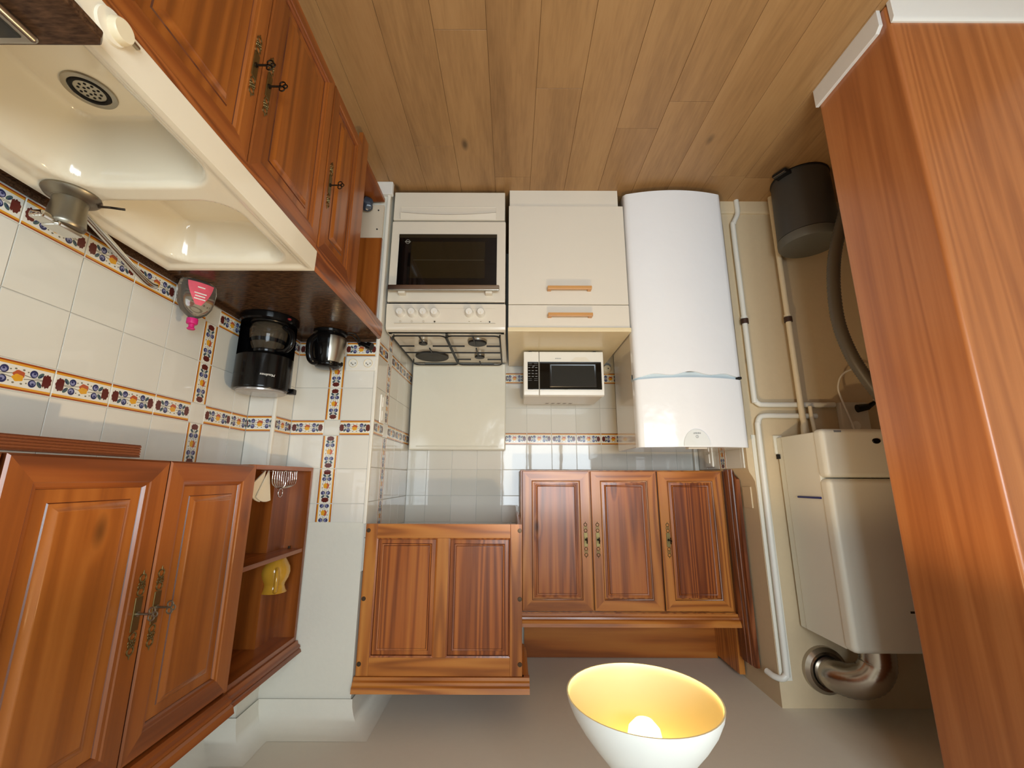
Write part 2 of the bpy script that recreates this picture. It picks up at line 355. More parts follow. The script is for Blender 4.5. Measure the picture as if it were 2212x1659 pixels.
part('window_sill', B().box(WX0-0.05, YW, WZ0-0.03, WX1+0.05, YW+0.12, WZ0, 0.005), white_pl, wn)

# ---- tiles
TW = 0.155; TG = 0.0022; tmesh = {}
def plain(wd, h):
    k = (round(wd, 3), round(h, 3))
    if k not in tmesh: tmesh[k] = finish(B(True).box(-wd/2+TG/2, 0.0, -h/2+TG/2, wd/2-TG/2, T-0.001, h/2-TG/2, 0.0012, seg=2), 'tile', tile_m, 40)
    return tmesh[k]
def decor(wd, h):
    """painted border tile: stripes, yellow flower, blue roses, leaves, maroon carnations; cropped to width wd"""
    k = ('d', round(wd, 3), round(h, 3))
    if k in tmesh: return tmesh[k]
    b = B(True).box(-wd/2+TG/2, 0.0, -h/2+TG/2, wd/2-TG/2, T-0.001, h/2-TG/2, 0.0022, seg=2)
    ly = [0.0]
    def blob(pts, mi):
        lim = wd/2-TG
        if wd < 0.14 and any(abs(p[0]) > lim for p in pts):
            pts = [(max(-lim, min(lim, p[0])), p[1]) for p in pts]
            if max(p[0] for p in pts)-min(p[0] for p in pts) < 1e-4: return
        ly[0] += 0.000004; b.face([(x, -0.0002-ly[0], z) for x, z in pts], mi)
    def disc(cx, cz, rx, rz, mi, n=12, rot=0.0, lob=0, amp=0.0):
        q = []
        for i in range(n):
            a = 2*PI*i/n; r = 1+(amp*math.cos(lob*a) if lob else 0)
            u, v = rx*r*math.cos(a), rz*r*math.sin(a); q.append((cx+u*math.cos(rot)-v*math.sin(rot), cz+u*math.sin(rot)+v*math.cos(rot)))
        blob(q, mi)
    for sg in (-1, 1):
        z = sg*h/2
        blob([(-wd/2+.002, z-sg*.0025), (wd/2-.002, z-sg*.0025), (wd/2-.002, z-sg*.0062), (-wd/2+.002, z-sg*.0062)], 2)
        blob([(-wd/2+.002, z-sg*.0062), (wd/2-.002, z-sg*.0062), (wd/2-.002, z-sg*.0112), (-wd/2+.002, z-sg*.0112)], 1)
    for sx in (-1, 1):
        for sz in (-1, 1):
            blob([(sx*.012, sz*.004), (sx*.03, sz*.0012), (sx*.052, sz*.0005), (sx*.052, sz*.002), (sx*.03, sz*.0028), (sx*.012, sz*.0058)], 9)
            disc(sx*.031, sz*.0118, .0088, .0092, 3, 16); disc(sx*.0318, sz*.0104, .0060, .0054, 4); disc(sx*.0325, sz*.0128, .0030, .0026, 3)
            disc(sx*.0465, sz*.0112, .0088, .0046, 5, rot=sx*sz*0.9); disc(sx*.0475, sz*.0095, .004, .0016, 3, 8, rot=sx*sz*0.9)
            disc(sx*.0185, sz*.0135, .002, .0018, 9, 8); disc(sx*.0085, sz*.0165, .0028, .0022, 9, 8)
        disc(sx*.0625, 0, .0098, .0165, 6, 30, lob=9, amp=0.1); blob([(sx*.052, -.012), (sx*.0575, -.016), (sx*.0565, .016), (sx*.052, .012)], 6)
    disc(0, -.0045, .0125, .0095, 8, 30, lob=5, amp=.08); disc(.001, .004, .0118, .0085, 7, 30, lob=5, amp=.09); disc(0, .0005, .0032, .003, 1, 8)
    tmesh[k] = finish(b, 'decor_tile', [dec_white, ochre, rust, blue_g, lilac_g, green_g, maroon_g, yellow_g, red_g, stem_g], 0)
    return tmesh[k]
def tile_wall(parent, facing, plane, cols, rows, vband=(), xmap=None):
    """cols: [(a,b)] along the wall, rows: [(z0,z1,'p'|'d')]; vband: indices of cols that carry the vertical border"""
    for ci, (a, bb) in enumerate(cols):
        c = (a+bb)/2; wd = abs(bb-a)
        for z0, z1, kd in rows:
            h = z1-z0; zc = (z0+z1)/2
            if ci in vband and kd == 'd': me, ry, nm = plain(wd, h), 0, 'tile'
            elif ci in vband: me, ry, nm = decor(h, wd), PI/2, 'decor_tile'
            elif kd == 'd': me, ry, nm = decor(wd, h), 0, 'decor_tile'
            else: me, ry, nm = plain(wd, h), 0, 'tile'
            if facing == '-y': place(me, nm, parent, (c, plane, zc), 0.0, ry)
            elif facing == '-x': o = place(me, nm, parent, (plane, c, zc), -PI/2, ry)
            else: o = place(me, nm, parent, (plane, c, zc), PI/2, ry)
rows_r = [(0.898, 0.970, 'd'), (0.970, 1.128, 'p'), (1.128, 1.283, 'p'), (1.283, 1.355, 'd'), (1.355, 1.508, 'p'), (1.508, 1.663, 'p'), (1.663, 1.745, 'p')]
yv = 1.510
cols_r = [(yv-TW*(k+1), yv-TW*k) for k in range(0, 7)][::-1]+[(yv, yv+.073), (yv+.073, yv+.073+TW), (yv+.073+TW, YCOL)]
tile_wall(wall_right, '-x', XR, cols_r, rows_r, vband=(7,))
tile_wall(wall_col, '-y', YCOL, [(XCOL, XR)], rows_r)
tile_wall(wall_col, '-x', XCOL, [(YCOL, YP)], rows_r)
tile_wall(wall_pier, '-y', YP, [(XP+0.012, 0.810), (0.810, 0.884), (0.884, XCOL)], rows_r, vband=(1,))
rows_a = [(0.640, 0.795, 'p'), (0.795, 0.888, 'p')]+[(0.888, 0.960, 'd'), (0.960, 1.118, 'p'), (1.118, 1.275, 'p'), (1.275, 1.347, 'd'), (1.347, 1.500, 'p'), (1.500, 1.655, 'p'), (1.655, 1.81, 'p'), (1.81, 1.95, 'p')]
cols_a = [(YP+0.012, 2.155), (2.155, 2.228), (2.228, 2.228+TW), (2.228+TW, 2.228+2*TW), (2.228+2*TW, YB)]
tile_wall(wall_pier, '-x', XP, cols_a, rows_a, vband=(1,))
rows_b = [(0.560, 0.715, 'p'), (0.715, 0.870, 'p'), (0.870, 0.943, 'd'), (0.943, 1.104, 'p'), (1.104, 1.264, 'p'), (1.264, 1.339, 'd'), (1.339, 1.495, 'p'), (1.495, 1.653, 'p'), (1.653, 1.811, 'p'), (1.811, 1.95, 'p')]
xs = [-0.096+0.1575*k for k in range(-6, 5)]
cols_b = [(XL, xs[0])]+[(xs[i], xs[i+1]) for i in range(len(xs)-1)]+[(xs[-1], XP)]
tile_wall(wall_back, '-y', YB, cols_b, rows_b)
cols_l = [(YQ+0.02, 2.19), (2.19, 2.345), (2.345, 2.42), (2.42, 2.575), (2.575, YB)]
tile_wall(wall_chase, '+x', -1.168, cols_l, [(1.03, 1.185, 'p'), (1.185, 1.34, 'p'), (1.34, 1.495, 'p')], vband=(2,))
# the return wall of the chase starts behind those tiles
# grout backings
def backing(parent, x0, y0, z0, x1, y1, z1): part('grout_bed', B().box(x0, y0, z0, x1, y1, z1), grout, parent, 0)
backing(wall_right, XR+0.004, YW+1.8, 0.89, XR+T+0.002, YCOL+0.01, 1.743)
backing(wall_col, XCOL+0.004, YCOL+0.004, 0.89, XR, YP+T, 1.743)
backing(wall_pier, XP+0.004, YP+0.004, 0.5, XCOL+0.01, YP+T+0.002, 1.743)
backing(wall_pier, XP+0.004, YP+0.006, 0.5, XP+T+0.002, YB, 1.95)
backing(wall_back, XL, YB+0.004, 0.5, XP, YB+T+0.002, 1.95)
# white plastic corner trims
struct('trim_2', B().box(XP-0.003, YP-0.003, 0.06, XP+0.013, YP+0.013, 1.75, 0.004), white_trim, 'white corner trim of the pier')
struct('trim_3', B().box(XCOL-0.003, YCOL-0.003, CT, XCOL+0.012, YCOL+0.012, 1.75, 0.004), white_trim, 'white corner trim of the pipe column')
struct('trim_4', B().box(-1.166, YB-0.030, 1.36, -1.140, YB-0.004, 1.60, 0.004), white_trim, 'white conduit in the tiled corner')

# ---- skirtings
def skirting(name, poly, axis, a0, a1, label): struct(name, B().prism(poly, axis, a0, a1), skirt, label)
sk = lambda o, s, h=0.075, t=0.014: [(o, 0.0), (o+s*t, 0.0), (o+s*t, h-0.012), (o+s*t*0.4, h), (o, h)]
skirting('baseboard_partition_front', sk(PY0, -1, 0.082), 'x', XFL, PX-0.002, 'white skirting under the partition front')
b = B().prism([(PY0+0.022, 0), (PY1, 0), (PY1, 0.078), (PY0+0.04, 0.078), (PY0+0.022, 0.062)], 'x', PX, PX+0.014, bev=0.002)
struct('baseboard_partition_side', b, skirt, 'white skirting with clipped corner on the partition side')
skirt_keep = skirt; skirt = plaster_warm
skirting('baseboard_chase', sk(YQ, -1, 0.073), 'x', -1.9, -1.178, 'cream skirting under the chase')
skirt = skirt_keep
b = B().box(XP-0.016, YP-0.016, 0, XP+0.085, YP+0.012, 0.078, 0.006)
struct('baseboard_pier', b, skirt, 'white skirting block around the pier foot')

# ================================================================== COOKER
X0, X1, Y0 = 0.036, 0.645, 2.034
st = thing('cooker', 'white freestanding gas cooker with raised lid between pier and white cupboard', 'cooker', ((X0+X1)/2, 2.36, 0))
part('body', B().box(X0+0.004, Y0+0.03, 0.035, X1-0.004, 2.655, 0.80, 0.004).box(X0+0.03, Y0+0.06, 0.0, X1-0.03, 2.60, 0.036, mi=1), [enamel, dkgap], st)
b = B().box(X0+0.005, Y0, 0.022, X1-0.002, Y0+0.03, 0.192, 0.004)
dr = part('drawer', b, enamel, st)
b = B(); n = 16; gx0, gx1 = 0.089, 0.603
for k in range(n):
    xa, xb = gx0+(gx1-gx0)*k/n, gx0+(gx1-gx0)*(k+1)/n; f = lambda x: 0.144+0.014*math.sin(PI*(x-gx0)/(gx1-gx0))
    b.face([(xa, Y0-0.0005, f(xa)), (xb, Y0-0.0005, f(xb)), (xb, Y0-0.014, f(xb)+0.012), (xa, Y0-0.014, f(xa)+0.012)]); b.face([(xa, Y0-0.014, f(xa)+0.012), (xb, Y0-0.014, f(xb)+0.012), (xb, Y0-0.0005, 0.188), (xa, Y0-0.0005, 0.188)])
part('drawer_grip', b, mat('matt_enamel', (222, 212, 194), 0.5), dr, 60)
part('grip_frame', B().tube([(gx0, Y0-0.0005, 0.187), (gx0, Y0-0.0005, 0.113), (gx1, Y0-0.0005, 0.113), (gx1, Y0-0.0005, 0.187)], 0.0016, 6), enamel, dr)
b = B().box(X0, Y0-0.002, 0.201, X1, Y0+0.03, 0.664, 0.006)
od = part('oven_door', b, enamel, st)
part('oven_glass', B().box(0.082, Y0-0.005, 0.279, 0.602, Y0, 0.592, 0.002), black_gl, od)
b = B().box(0.145, Y0-0.0056, 0.325, 0.535, Y0-0.005, 0.535); part('inner_window', b, mat('oven_interior_glass', (34, 27, 12), 0.07), od)
part('rack_reflection', B().box(0.150, Y0-0.0062, 0.430, 0.520, Y0-0.0056, 0.432), mat('rack_reflection_grey', (96, 92, 80), 0.3, 0.6), od)  # thin pale line on the glass, the rack's reflection painted as colour
b = B().box(0.082, Y0-0.0062, 0.281, 0.602, Y0-0.005, 0.302); part('glass_band', b, mat('smoked_band', (44, 38, 26), 0.2), od)
b = B().torus((0.555, Y0-0.0055, 0.325), 0.011, 0.0011, 'y', 24, 6); b.box(0.540, Y0-0.006, 0.323, 0.570, Y0-0.0052, 0.327); part('glass_emblem', b, mat('pale_print', (150, 148, 138), 0.4), od)
b = B().box(0.066, Y0-0.052, 0.592, 0.632, Y0-0.034, 0.622, 0.005); hd = part('door_handle', b, steel, od)
for x in (0.12, 0.565): part('handle_bracket', B().box(x-0.018, Y0-0.036, 0.612, x+0.018, Y0, 0.632, 0.004), enamel, od)
part('door_gap', B().box(X0+0.006, Y0+0.012, 0.664, X1-0.006, Y0+0.03, 0.676), dkgap, st)
# control panel: sloped fascia
poly = [(Y0-0.004, 0.677), (Y0+0.004, 0.795), (Y0+0.012, 0.812), (Y0+0.03, 0.818), (Y0+0.06, 0.818), (Y0+0.06, 0.677)]
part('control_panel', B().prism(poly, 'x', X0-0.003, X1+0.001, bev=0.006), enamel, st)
for x in (0.395, 0.115): part('indicator_hole', B().cyl((x, Y0+0.0015, 0.772), (x, Y0-0.001, 0.772), 0.0035, n=12), dkgap, st)
b = B()
for x in (0.57, 0.511, 0.452, 0.395): b.torus((x, Y0-0.0005, 0.771), 0.0045, 0.0006, 'y', 16, 5)
for x in (0.219, 0.16): b.box(x-0.004, Y0-0.0005, 0.769, x+0.004, Y0+0.004, 0.7705)
part('printed_symbols', b, mat('beige_print', (170, 150, 120), 0.5), st, kind='stuff')
for z in (0.70, 0.781): part('panel_shade_line', B().box(0.085, Y0-0.0028+0.0005*(z > .75), z, 0.60, Y0+0.004, z+0.0012), mat('enamel_shadow_line', (206, 196, 174), 0.4), st)  # slightly darker strips, a groove's shadow put into the colour
for x in (0.57, 0.511, 0.452, 0.395, 0.219, 0.16):
    k = part('knob', B().lathe([(0.0, -0.032), (0.016, -0.032), (0.0185, -0.029), (0.0215, -0.006), (0.0235, 0.0), (0.0235, 0.006)], (x, Y0-0.001, 0.727), 24, axis='y'), white_pl, st)
    part('pointer', B().box(x-0.0012, Y0-0.0342, 0.729, x+0.0012, Y0-0.032, 0.741), cream_pl, k)
# hob
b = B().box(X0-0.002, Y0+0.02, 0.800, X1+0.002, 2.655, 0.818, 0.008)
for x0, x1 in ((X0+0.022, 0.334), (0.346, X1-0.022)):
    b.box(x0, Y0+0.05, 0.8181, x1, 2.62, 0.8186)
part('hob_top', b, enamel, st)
def rr(x0, y0, x1, y1, r, z, n=5):
    p = []
    for cx, cy, a in ((x1-r, y1-r, 0), (x0+r, y1-r, PI/2), (x0+r, y0+r, PI), (x1-r, y0+r, 1.5*PI)): p += arc((cx, cy), r, a, a+PI/2, n, 'xy', z)
    return p
GZ = 0.842; gr = 0.0042
for nm, x0, x1, bars in (('L', 0.344, X1-0.028, 0), ('R', X0+0.028, 0.336, 1)):
    b = B().tube(rr(x0, 2.052, x1, 2.612, 0.03, GZ), gr, 8, closed=True)
    xm = (x0+x1)/2
    def bar(xa, ya, xb, yb): b.box(min(xa, xb)-(0.0035 if xa == xb else 0), min(ya, yb)-(0.0035 if ya == yb else 0), GZ-0.004, max(xa, xb)+(0.0035 if xa == xb else 0), max(ya, yb)+(0.0035 if ya == yb else 0), GZ+0.004, 0.0015)
    bar(x0, 2.345, x1, 2.345)
    if bars == 0:
        bar(xm-0.005, 2.052, xm-0.005, 2.165); bar(xm-0.02, 2.262, xm-0.02, 2.345); bar(x0, 2.222, xm-0.045, 2.222); bar(xm+0.055, 2.222, x1, 2.222)
    else:
        bar(xm, 2.052, xm, 2.19); bar(xm, 2.262, xm, 2.42); bar(x0, 2.222, xm-0.06, 2.222); bar(xm+0.06, 2.222, x1, 2.222); bar(x0, 2.485, xm-0.05, 2.485); bar(xm+0.05, 2.485, x1, 2.485); bar(xm, 2.53, xm, 2.612)
    for px, py in ((x0, 2.10), (x1, 2.10), (x0, 2.56), (x1, 2.56)): b.cyl((px, py, 0.818), (px, py, GZ), 0.0035, n=8)
    part('pan_support', b, black_mt, st)
def burner(x, y, r):
    o = part('burner', B().lathe([(r*0.95, 0.8185), (r*1.02, 0.824), (r*1.0, 0.833), (r*0.9, 0.834)], (x, y, 0), 28), steel, st)
    part('burner_cap', B().lathe([(r*0.97, 0.834), (r*0.97, 0.839), (r*0.9, 0.842), (0.0, 0.842)], (x, y, 0), 28), black_mt, o)
burner(0.482, 2.192, 0.024); burner(0.188, 2.185, 0.052); burner(0.195, 2.45, 0.031)
b = B().lathe([(0.098, 0.8185), (0.1, 0.828), (0.097, 0.831), (0.07, 0.8305), (0.068, 0.8315), (0.04, 0.8312), (0.038, 0.832), (0.012, 0.832), (0.0, 0.829)], (0.487, 2.485, 0), 40)
part('hotplate', b, mat('cast_hotplate', (48, 42, 36), 0.55, 0.3), st)
b = B().box(X0+0.004, 2.655, 0.822, X1-0.002, 2.675, 1.378, 0.012, seg=3); b.box(X0+0.05, 2.648, 1.352, X1-0.05, 2.656, 1.358, 0.002)
part('lid', b, mat('lid_enamel', (232, 228, 212), 0.16, coat=0.4, bump=1.0, bscale=7), st)
for x in (X0+0.06, X1-0.06): part('lid_hinge', B().cyl((x-0.02, 2.655, 0.826), (x+0.02, 2.655, 0.826), 0.008, n=12), steel, st)

# ================================================================== WHITE BASE CUPBOARD, WORKTOP, MICROWAVE
wc = thing('base_cupboard', 'plain white lacquer cupboard with one drawer and beech handles between cooker and fridge', 'cupboard', (-0.29, 2.37, 0))
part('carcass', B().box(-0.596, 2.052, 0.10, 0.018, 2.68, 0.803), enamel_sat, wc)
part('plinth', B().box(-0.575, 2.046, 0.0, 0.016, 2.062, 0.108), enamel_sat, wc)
beech = wood('beech', 'x', (150, 96, 46), (206, 150, 86), (222, 170, 106), ring=3, knots=0, coat=0.1, contrast=0.3)
def beech_handle(par, z):
    b = B().box(-0.406, 2.034-0.038, z-0.009, -0.180, 2.034-0.024, z+0.009, 0.003)
    for x in (-0.396, -0.190): b.box(x-0.010, 2.034-0.026, z-0.008, x+0.010, 2.034, z+0.008, 0.002)
    part('handle', b, beech, par)
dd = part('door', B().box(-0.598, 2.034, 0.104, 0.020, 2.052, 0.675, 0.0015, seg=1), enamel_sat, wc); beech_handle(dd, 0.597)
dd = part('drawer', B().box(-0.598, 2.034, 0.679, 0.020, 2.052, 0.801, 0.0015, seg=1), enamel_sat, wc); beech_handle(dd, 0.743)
solo('worktop', B().box(-0.601, 2.022, 0.804, 0.022, 2.700, 0.826, 0.003), mat('cream_worktop', (232, 214, 174), 0.28, vary=0.03, bscale=30), 'cream worktop on the white cupboard under the microwave', 'worktop', (-0.29, 2.36, 0.804))

mw = thing('microwave', 'white microwave oven with black glass door on the cream worktop', 'microwave', (-0.292, 2.47, 0.826))
MX0, MX1, MY, MZ0, MZ1 = -0.519, -0.066, 2.322, 0.836, 1.098
part('body', B().box(MX0+0.004, MY+0.022, MZ0+0.002, MX1-0.004, 2.625, MZ1-0.004, 0.004), enamel_sat, mw)
XS = -0.1535
poly = [(MY+0.022, MZ0), (MY+0.002, MZ0+0.006), (MY, MZ0+0.016), (MY, MZ1-0.034), (MY+0.006, MZ1-0.006), (MY+0.022, MZ1)]
dr = part('door', B().prism(poly, 'x', MX0, XS-0.001, bev=0.004), white_pl, mw)
part('door_glass', B().box(MX0+0.014, MY-0.004, 0.902, XS-0.0025, MY+0.004, 1.062, 0.002), black_gl, dr)
b = B(); b.fw = 1
b.rings(-0.475, 0.914, -0.212, 1.049, [(0, -0.0005), (0.004, -0.0025), (0.009, -0.001), (0.011, -0.0003)], 0, 0, 1, y=MY-0.004)
part('viewing_window', b, [mat('window_bezel', (40, 40, 40), 0.25), mat('screen_grey_glass', (46, 47, 46), 0.1)], dr)
b = B().prism([(-0.42, 0.874), (-0.36, 0.874), (-0.33, 0.899), (-0.445, 0.899)], 'y', MY-0.002, MY+0.002); part('opening_recess', b, enamel_sat, dr)
b = B(); text_on(b, 'whirlpool', 0.009, FRONT(-0.262, MY-0.0006, 0.882)); part('lettering', b, grey_txt, dr)
cp = part('control_panel', B().prism(poly, 'x', XS+0.001, MX1, bev=0.004), white_pl, mw)
part('keypad', B().box(XS+0.003, MY-0.003, 0.902, -0.088, MY+0.004, 1.062, 0.002), black_gl, cp)
key_pr = mat('keypad_print', (130, 130, 128), 0.4); b = B()
for r, z in enumerate((0.934, 0.952, 0.969, 0.986)):
    for q in range(3): b.box(-0.143+0.020*q, MY-0.0034, z, -0.131+0.020*q, MY-0.003, z+0.0035)
for z in (0.912, 1.0):
    for q in range(2): b.box(-0.144+0.032*q, MY-0.0034, z, -0.124+0.032*q, MY-0.003, z+0.0012).box(-0.144+0.032*q, MY-0.0034, z+0.010, -0.124+0.032*q, MY-0.003, z+0.0112)
b.box(-0.127, MY-0.0034, 0.925, -0.115, MY-0.003, 0.929); part('key_print', b, key_pr, cp, kind='stuff')
for k in range(5):
    x = -0.375+0.036*k; b = B(); b.face([(x, 2.575, MZ1-0.0036), (x+0.020, 2.575, MZ1-0.0036), (x+0.028, 2.603, MZ1-0.0036), (x+0.008, 2.603, MZ1-0.0036)]); part('top_vent', b, mat('vent_grey', (150, 142, 128), 0.6), mw, 0)

for x in (MX0+0.04, MX1-0.04):
    for y in (MY+0.05, 2.59): part('foot', B().cyl((x, y, 0.826), (x, y, MZ0+0.003), 0.011, n=14), rubber, mw)

# ================================================================== FRIDGE-FREEZER
FX0, FX1, FYE, FYC, FZ = -1.135, -0.603, 2.032, 1.992, 1.402
fr = thing('fridge_freezer', 'tall white fridge freezer with bowed doors between white cupboard and boiler corner', 'fridge', ((FX0+FX1)/2, 2.25, 0))
part('cabinet', B().box(FX0+0.006, FYE+0.045, 0.02, FX1-0.002, 2.43, FZ-0.002, 0.006), fridge_side, fr)
part('foot', B().box(FX0+0.05, FYE+0.06, 0.0, FX1-0.05, 2.40, 0.022), dkgap, fr)
def bowed(z0f, z1f, nx=36, nz=6):
    b = B(); g = []
    for j in range(nz+1):
        row = []
        for i in range(nx+1):
            t = i/nx; x = FX0+(FX1-FX0)*t; y = FYE-(FYE-FYC)*(1-(2*t-1)**2)
            ed = min(t, 1-t)*(FX1-FX0)
            if ed < 0.012: y += 0.012-math.sqrt(max(0, 0.012**2-(0.012-ed)**2))
            a, c = z0f(t), z1f(t); z = a+(c-a)*j/nz
            row.append(b.bm.verts.new((x, y, z)))
        g.append(row)
    bk = [[b.bm.verts.new((FX0+(FX1-FX0)*i/nx, FYE+0.042, g[j][i].co.z)) for i in range(nx+1)] for j in (0, nz)]
    for j in range(nz):
        for i in range(nx): b.bm.faces.new((g[j][i], g[j][i+1], g[j+1][i+1], g[j+1][i]))
    for i in range(nx):
        b.bm.faces.new((g[0][i+1], g[0][i], bk[0][i], bk[0][i+1])); b.bm.faces.new((g[nz][i], g[nz][i+1], bk[1][i+1], bk[1][i]))
    b.bm.faces.new([g[j][0] for j in range(nz+1)]+[bk[1][0], bk[0][0]]); b.bm.faces.new([g[j][nx] for j in range(nz, -1, -1)]+[bk[0][nx], bk[1][nx]])
    return b
wave = lambda t: 1.056-0.012*math.sin(PI*t)**2+0.007*math.cos(6*PI*t)-0.004*(t < 0.04)
part('fridge_door', bowed(lambda t: 0.035, wave), fridge_m, fr, 50)
ft = part('freezer_door', bowed(lambda t: 1.074-0.006*math.sin(PI*t)**0.6 if 0.02 < t < 0.98 else 1.074, lambda t: FZ), fridge_m, fr, 50)
b = bowed(lambda t: 1.040, lambda t: 1.0735); bmesh.ops.translate(b.bm, verts=b.bm.verts, vec=(0, 0.014, 0)); part('grip_channel', b, mat('pale_blue_grip', (196, 210, 216), 0.35), fr, 50)
part('hinge', B().box(FX0+0.012, 2.012, 1.060, FX0+0.03, 2.05, 1.072, 0.002), dkgap, fr)
# arched badge with lettering at the top of the freezer door
bx, by = -0.866, FYC+0.0
b = B(); prof = [(bx+0.062*math.cos(PI+PI*i/24), FZ-0.004+0.078*math.sin(PI+PI*i/24)) for i in range(25)]
b.prism(prof, 'y', by-0.004, by+0.006); bd = part('badge', b, mat('badge_white', (226, 230, 228), 0.12, coat=0.5), ft, 30)
b = B(); text_on(b, 'INDESIT', 0.0098, FRONT(bx-0.002, by-0.0044, 1.3385)); b.torus((bx-0.002, by-0.0044, 1.3545), 0.0062, 0.0008, 'y', 24, 5); b.box(bx-0.0028, by-0.0048, 1.3505, bx-0.0014, by-0.0042, 1.3565); b.box(bx-0.0028, by-0.0048, 1.3578, bx-0.0014, by-0.0042, 1.3592)
part('badge_lettering', b, grey_txt, ft)
b = B().box(bx-0.060, 2.02, FZ, bx+0.030, 2.06, FZ+0.008, 0.003); part('top_bracket', b, fridge_side, fr)

# ================================================================== PANELLED PINE FURNITURE
groove_m = wood('dark_groove', 'z', (64, 26, 10), (92, 42, 16), (112, 56, 24), knots=0)  # darker wood colour for moulding grooves and door edges
def ring_set(fw): return [(0.0, 0.02), (0.0, 0.0025), (0.0025, 0.0), (fw-0.007, 0.0), (fw-0.004, 0.0022), (fw-0.001, 0.003), (fw, 0.009)]
def pan_set(fw): return [(0.0, 0.0095), (0.016, 0.0075), (0.018, 0.0038), (0.0235, 0.0052), (0.026, 0.0026), (0.028, 0.0022)]
def ring_big(fw): return [(0.0, 0.02), (0.0, 0.004), (0.004, 0.0), (fw-0.015, 0.0), (fw-0.012, 0.0025), (fw-0.005, 0.0040), (fw-0.001, 0.009), (fw, 0.011)]
def pan_big(fw): return [(0.0, 0.011), (0.026, 0.010), (0.028, 0.0075), (0.034, 0.0065), (0.042, 0.0015), (0.044, 0.0003), (0.046, 0.0)]
def door(par, x0, z0, x1, z1, y, mats, local, fw=0.055, name='door', big=False):
    b = B(local); b.fw = 1
    L = b.rings(x0, z0, x1, z1, ring_big(fw) if big else ring_set(fw), 0, 1, 0, y=y, dark=(0, 6) if big else (0, 3, 5), md=2)
    d = part(name, b, [mats[0], mats[1], groove_m], par, 25)
    b = B(local); b.fw = 0
    b.rings(x0+fw, z0+fw, x1-fw, z1-fw, pan_big(fw) if big else pan_set(fw), 0, 0, 0, y=y, dark=(1,) if big else (1, 3), md=1)
    part('panel', b, [mats[2], groove_m], d, 25)
    return d
def escutcheon(par, x, z, y, local, h=0.19, key=True, kmat=None):
    s = h/0.19; b = B(local)
    b.box(x-0.0105*s, y-0.0022, z-0.037*s, x+0.0105*s, y+0.0005, z+0.037*s, 0.001, seg=1)
    for sg in (-1, 1):
        b.torus((x, y-0.0012, z+sg*0.048*s), 0.0085*s, 0.0018, 'y', 18, 6)
        for sx in (-1, 1): b.torus((x+sx*0.0058*s, y-0.0012, z+sg*0.0595*s), 0.0038*s, 0.0015, 'y', 12, 5)
        for sx in (-1, 1): b.torus((x+sx*0.0050*s, y-0.0012, z+sg*0.0665*s), 0.0032*s, 0.0014, 'y', 12, 5)
        b.torus((x, y-0.0012, z+sg*0.0785*s), 0.0085*s, 0.0018, 'y', 18, 6)
        b.cyl((x, y-0.0012, z+sg*0.086*s), (x, y-0.0012, z+sg*0.0965*s), 0.0026, 0.0004, 8)
    part('escutcheon', b, brass, par, 40)
    b = B(local).cyl((x, y+0.001, z), (x, y-0.030, z), 0.0026, n=10).cyl((x, y-0.002, z), (x, y-0.005, z), 0.006, n=14)
    b.torus((x, y-0.037, z+0.0075), 0.0072, 0.0019, 'x', 16, 6); b.torus((x, y-0.037, z-0.0075), 0.0072, 0.0019, 'x', 16, 6); b.torus((x, y-0.045, z), 0.0058, 0.0018, 'x', 14, 6)
    part('key', b, kmat or dark_key, par, 40)
def cornice(prof, x0, x1, local, ends=(0, 0)):
    """prof: (y, z) outline, extruded along x"""
    return B(local).prism(prof, 'x', x0, x1)

# ---- three-door wall cupboard over microwave and fridge
WF, WZ0_, WZ1_ = 2.400, 1.502, 2.222
wcab = thing('wall_cupboard', 'three-door pine wall cupboard with brass keyplates above microwave and fridge', 'cupboard', (-0.61, 2.55, WZ0_))
part('carcass', B().box(-1.166, WF+0.021, WZ0_, -0.050, YB-0.002, WZ1_+0.05, 0.002).box(-1.166, WF+0.004, WZ1_+0.004, -0.050, WF+0.03, WZ1_+0.052), pine_v, wcab)
jx = [-0.055, -0.432, -0.802, -1.163]
for i, (kx) in enumerate((-0.399, -0.464, -0.842)):
    d = door(wcab, jx[i+1]+0.004, WZ0_+0.006, jx[i]-0.004, WZ1_-0.003, WF, (pine_v, pine_x, panel_v), False, 0.058)
    escutcheon(d, kx, 1.868, WF, False, 0.185)
prof = [(WF+0.02, 2.230), (WF-0.006, 2.230), (WF-0.010, 2.240), (WF-0.018, 2.243), (WF-0.020, 2.252), (WF-0.028, 2.256), (WF-0.036, 2.268), (WF-0.038, 2.284), (WF+0.02, 2.284)]
part('cornice', B().prism(prof, 'x', -1.176, -0.050), pine_x, wcab, 20)
part('rear_fascia', B().box(-1.174, YB-0.03, WZ1_+0.052, -0.075, YB-0.008, 2.538), wood('fascia_pine', 'x', (116, 58, 18), (166, 92, 32), (188, 116, 46), ring=5), wcab)
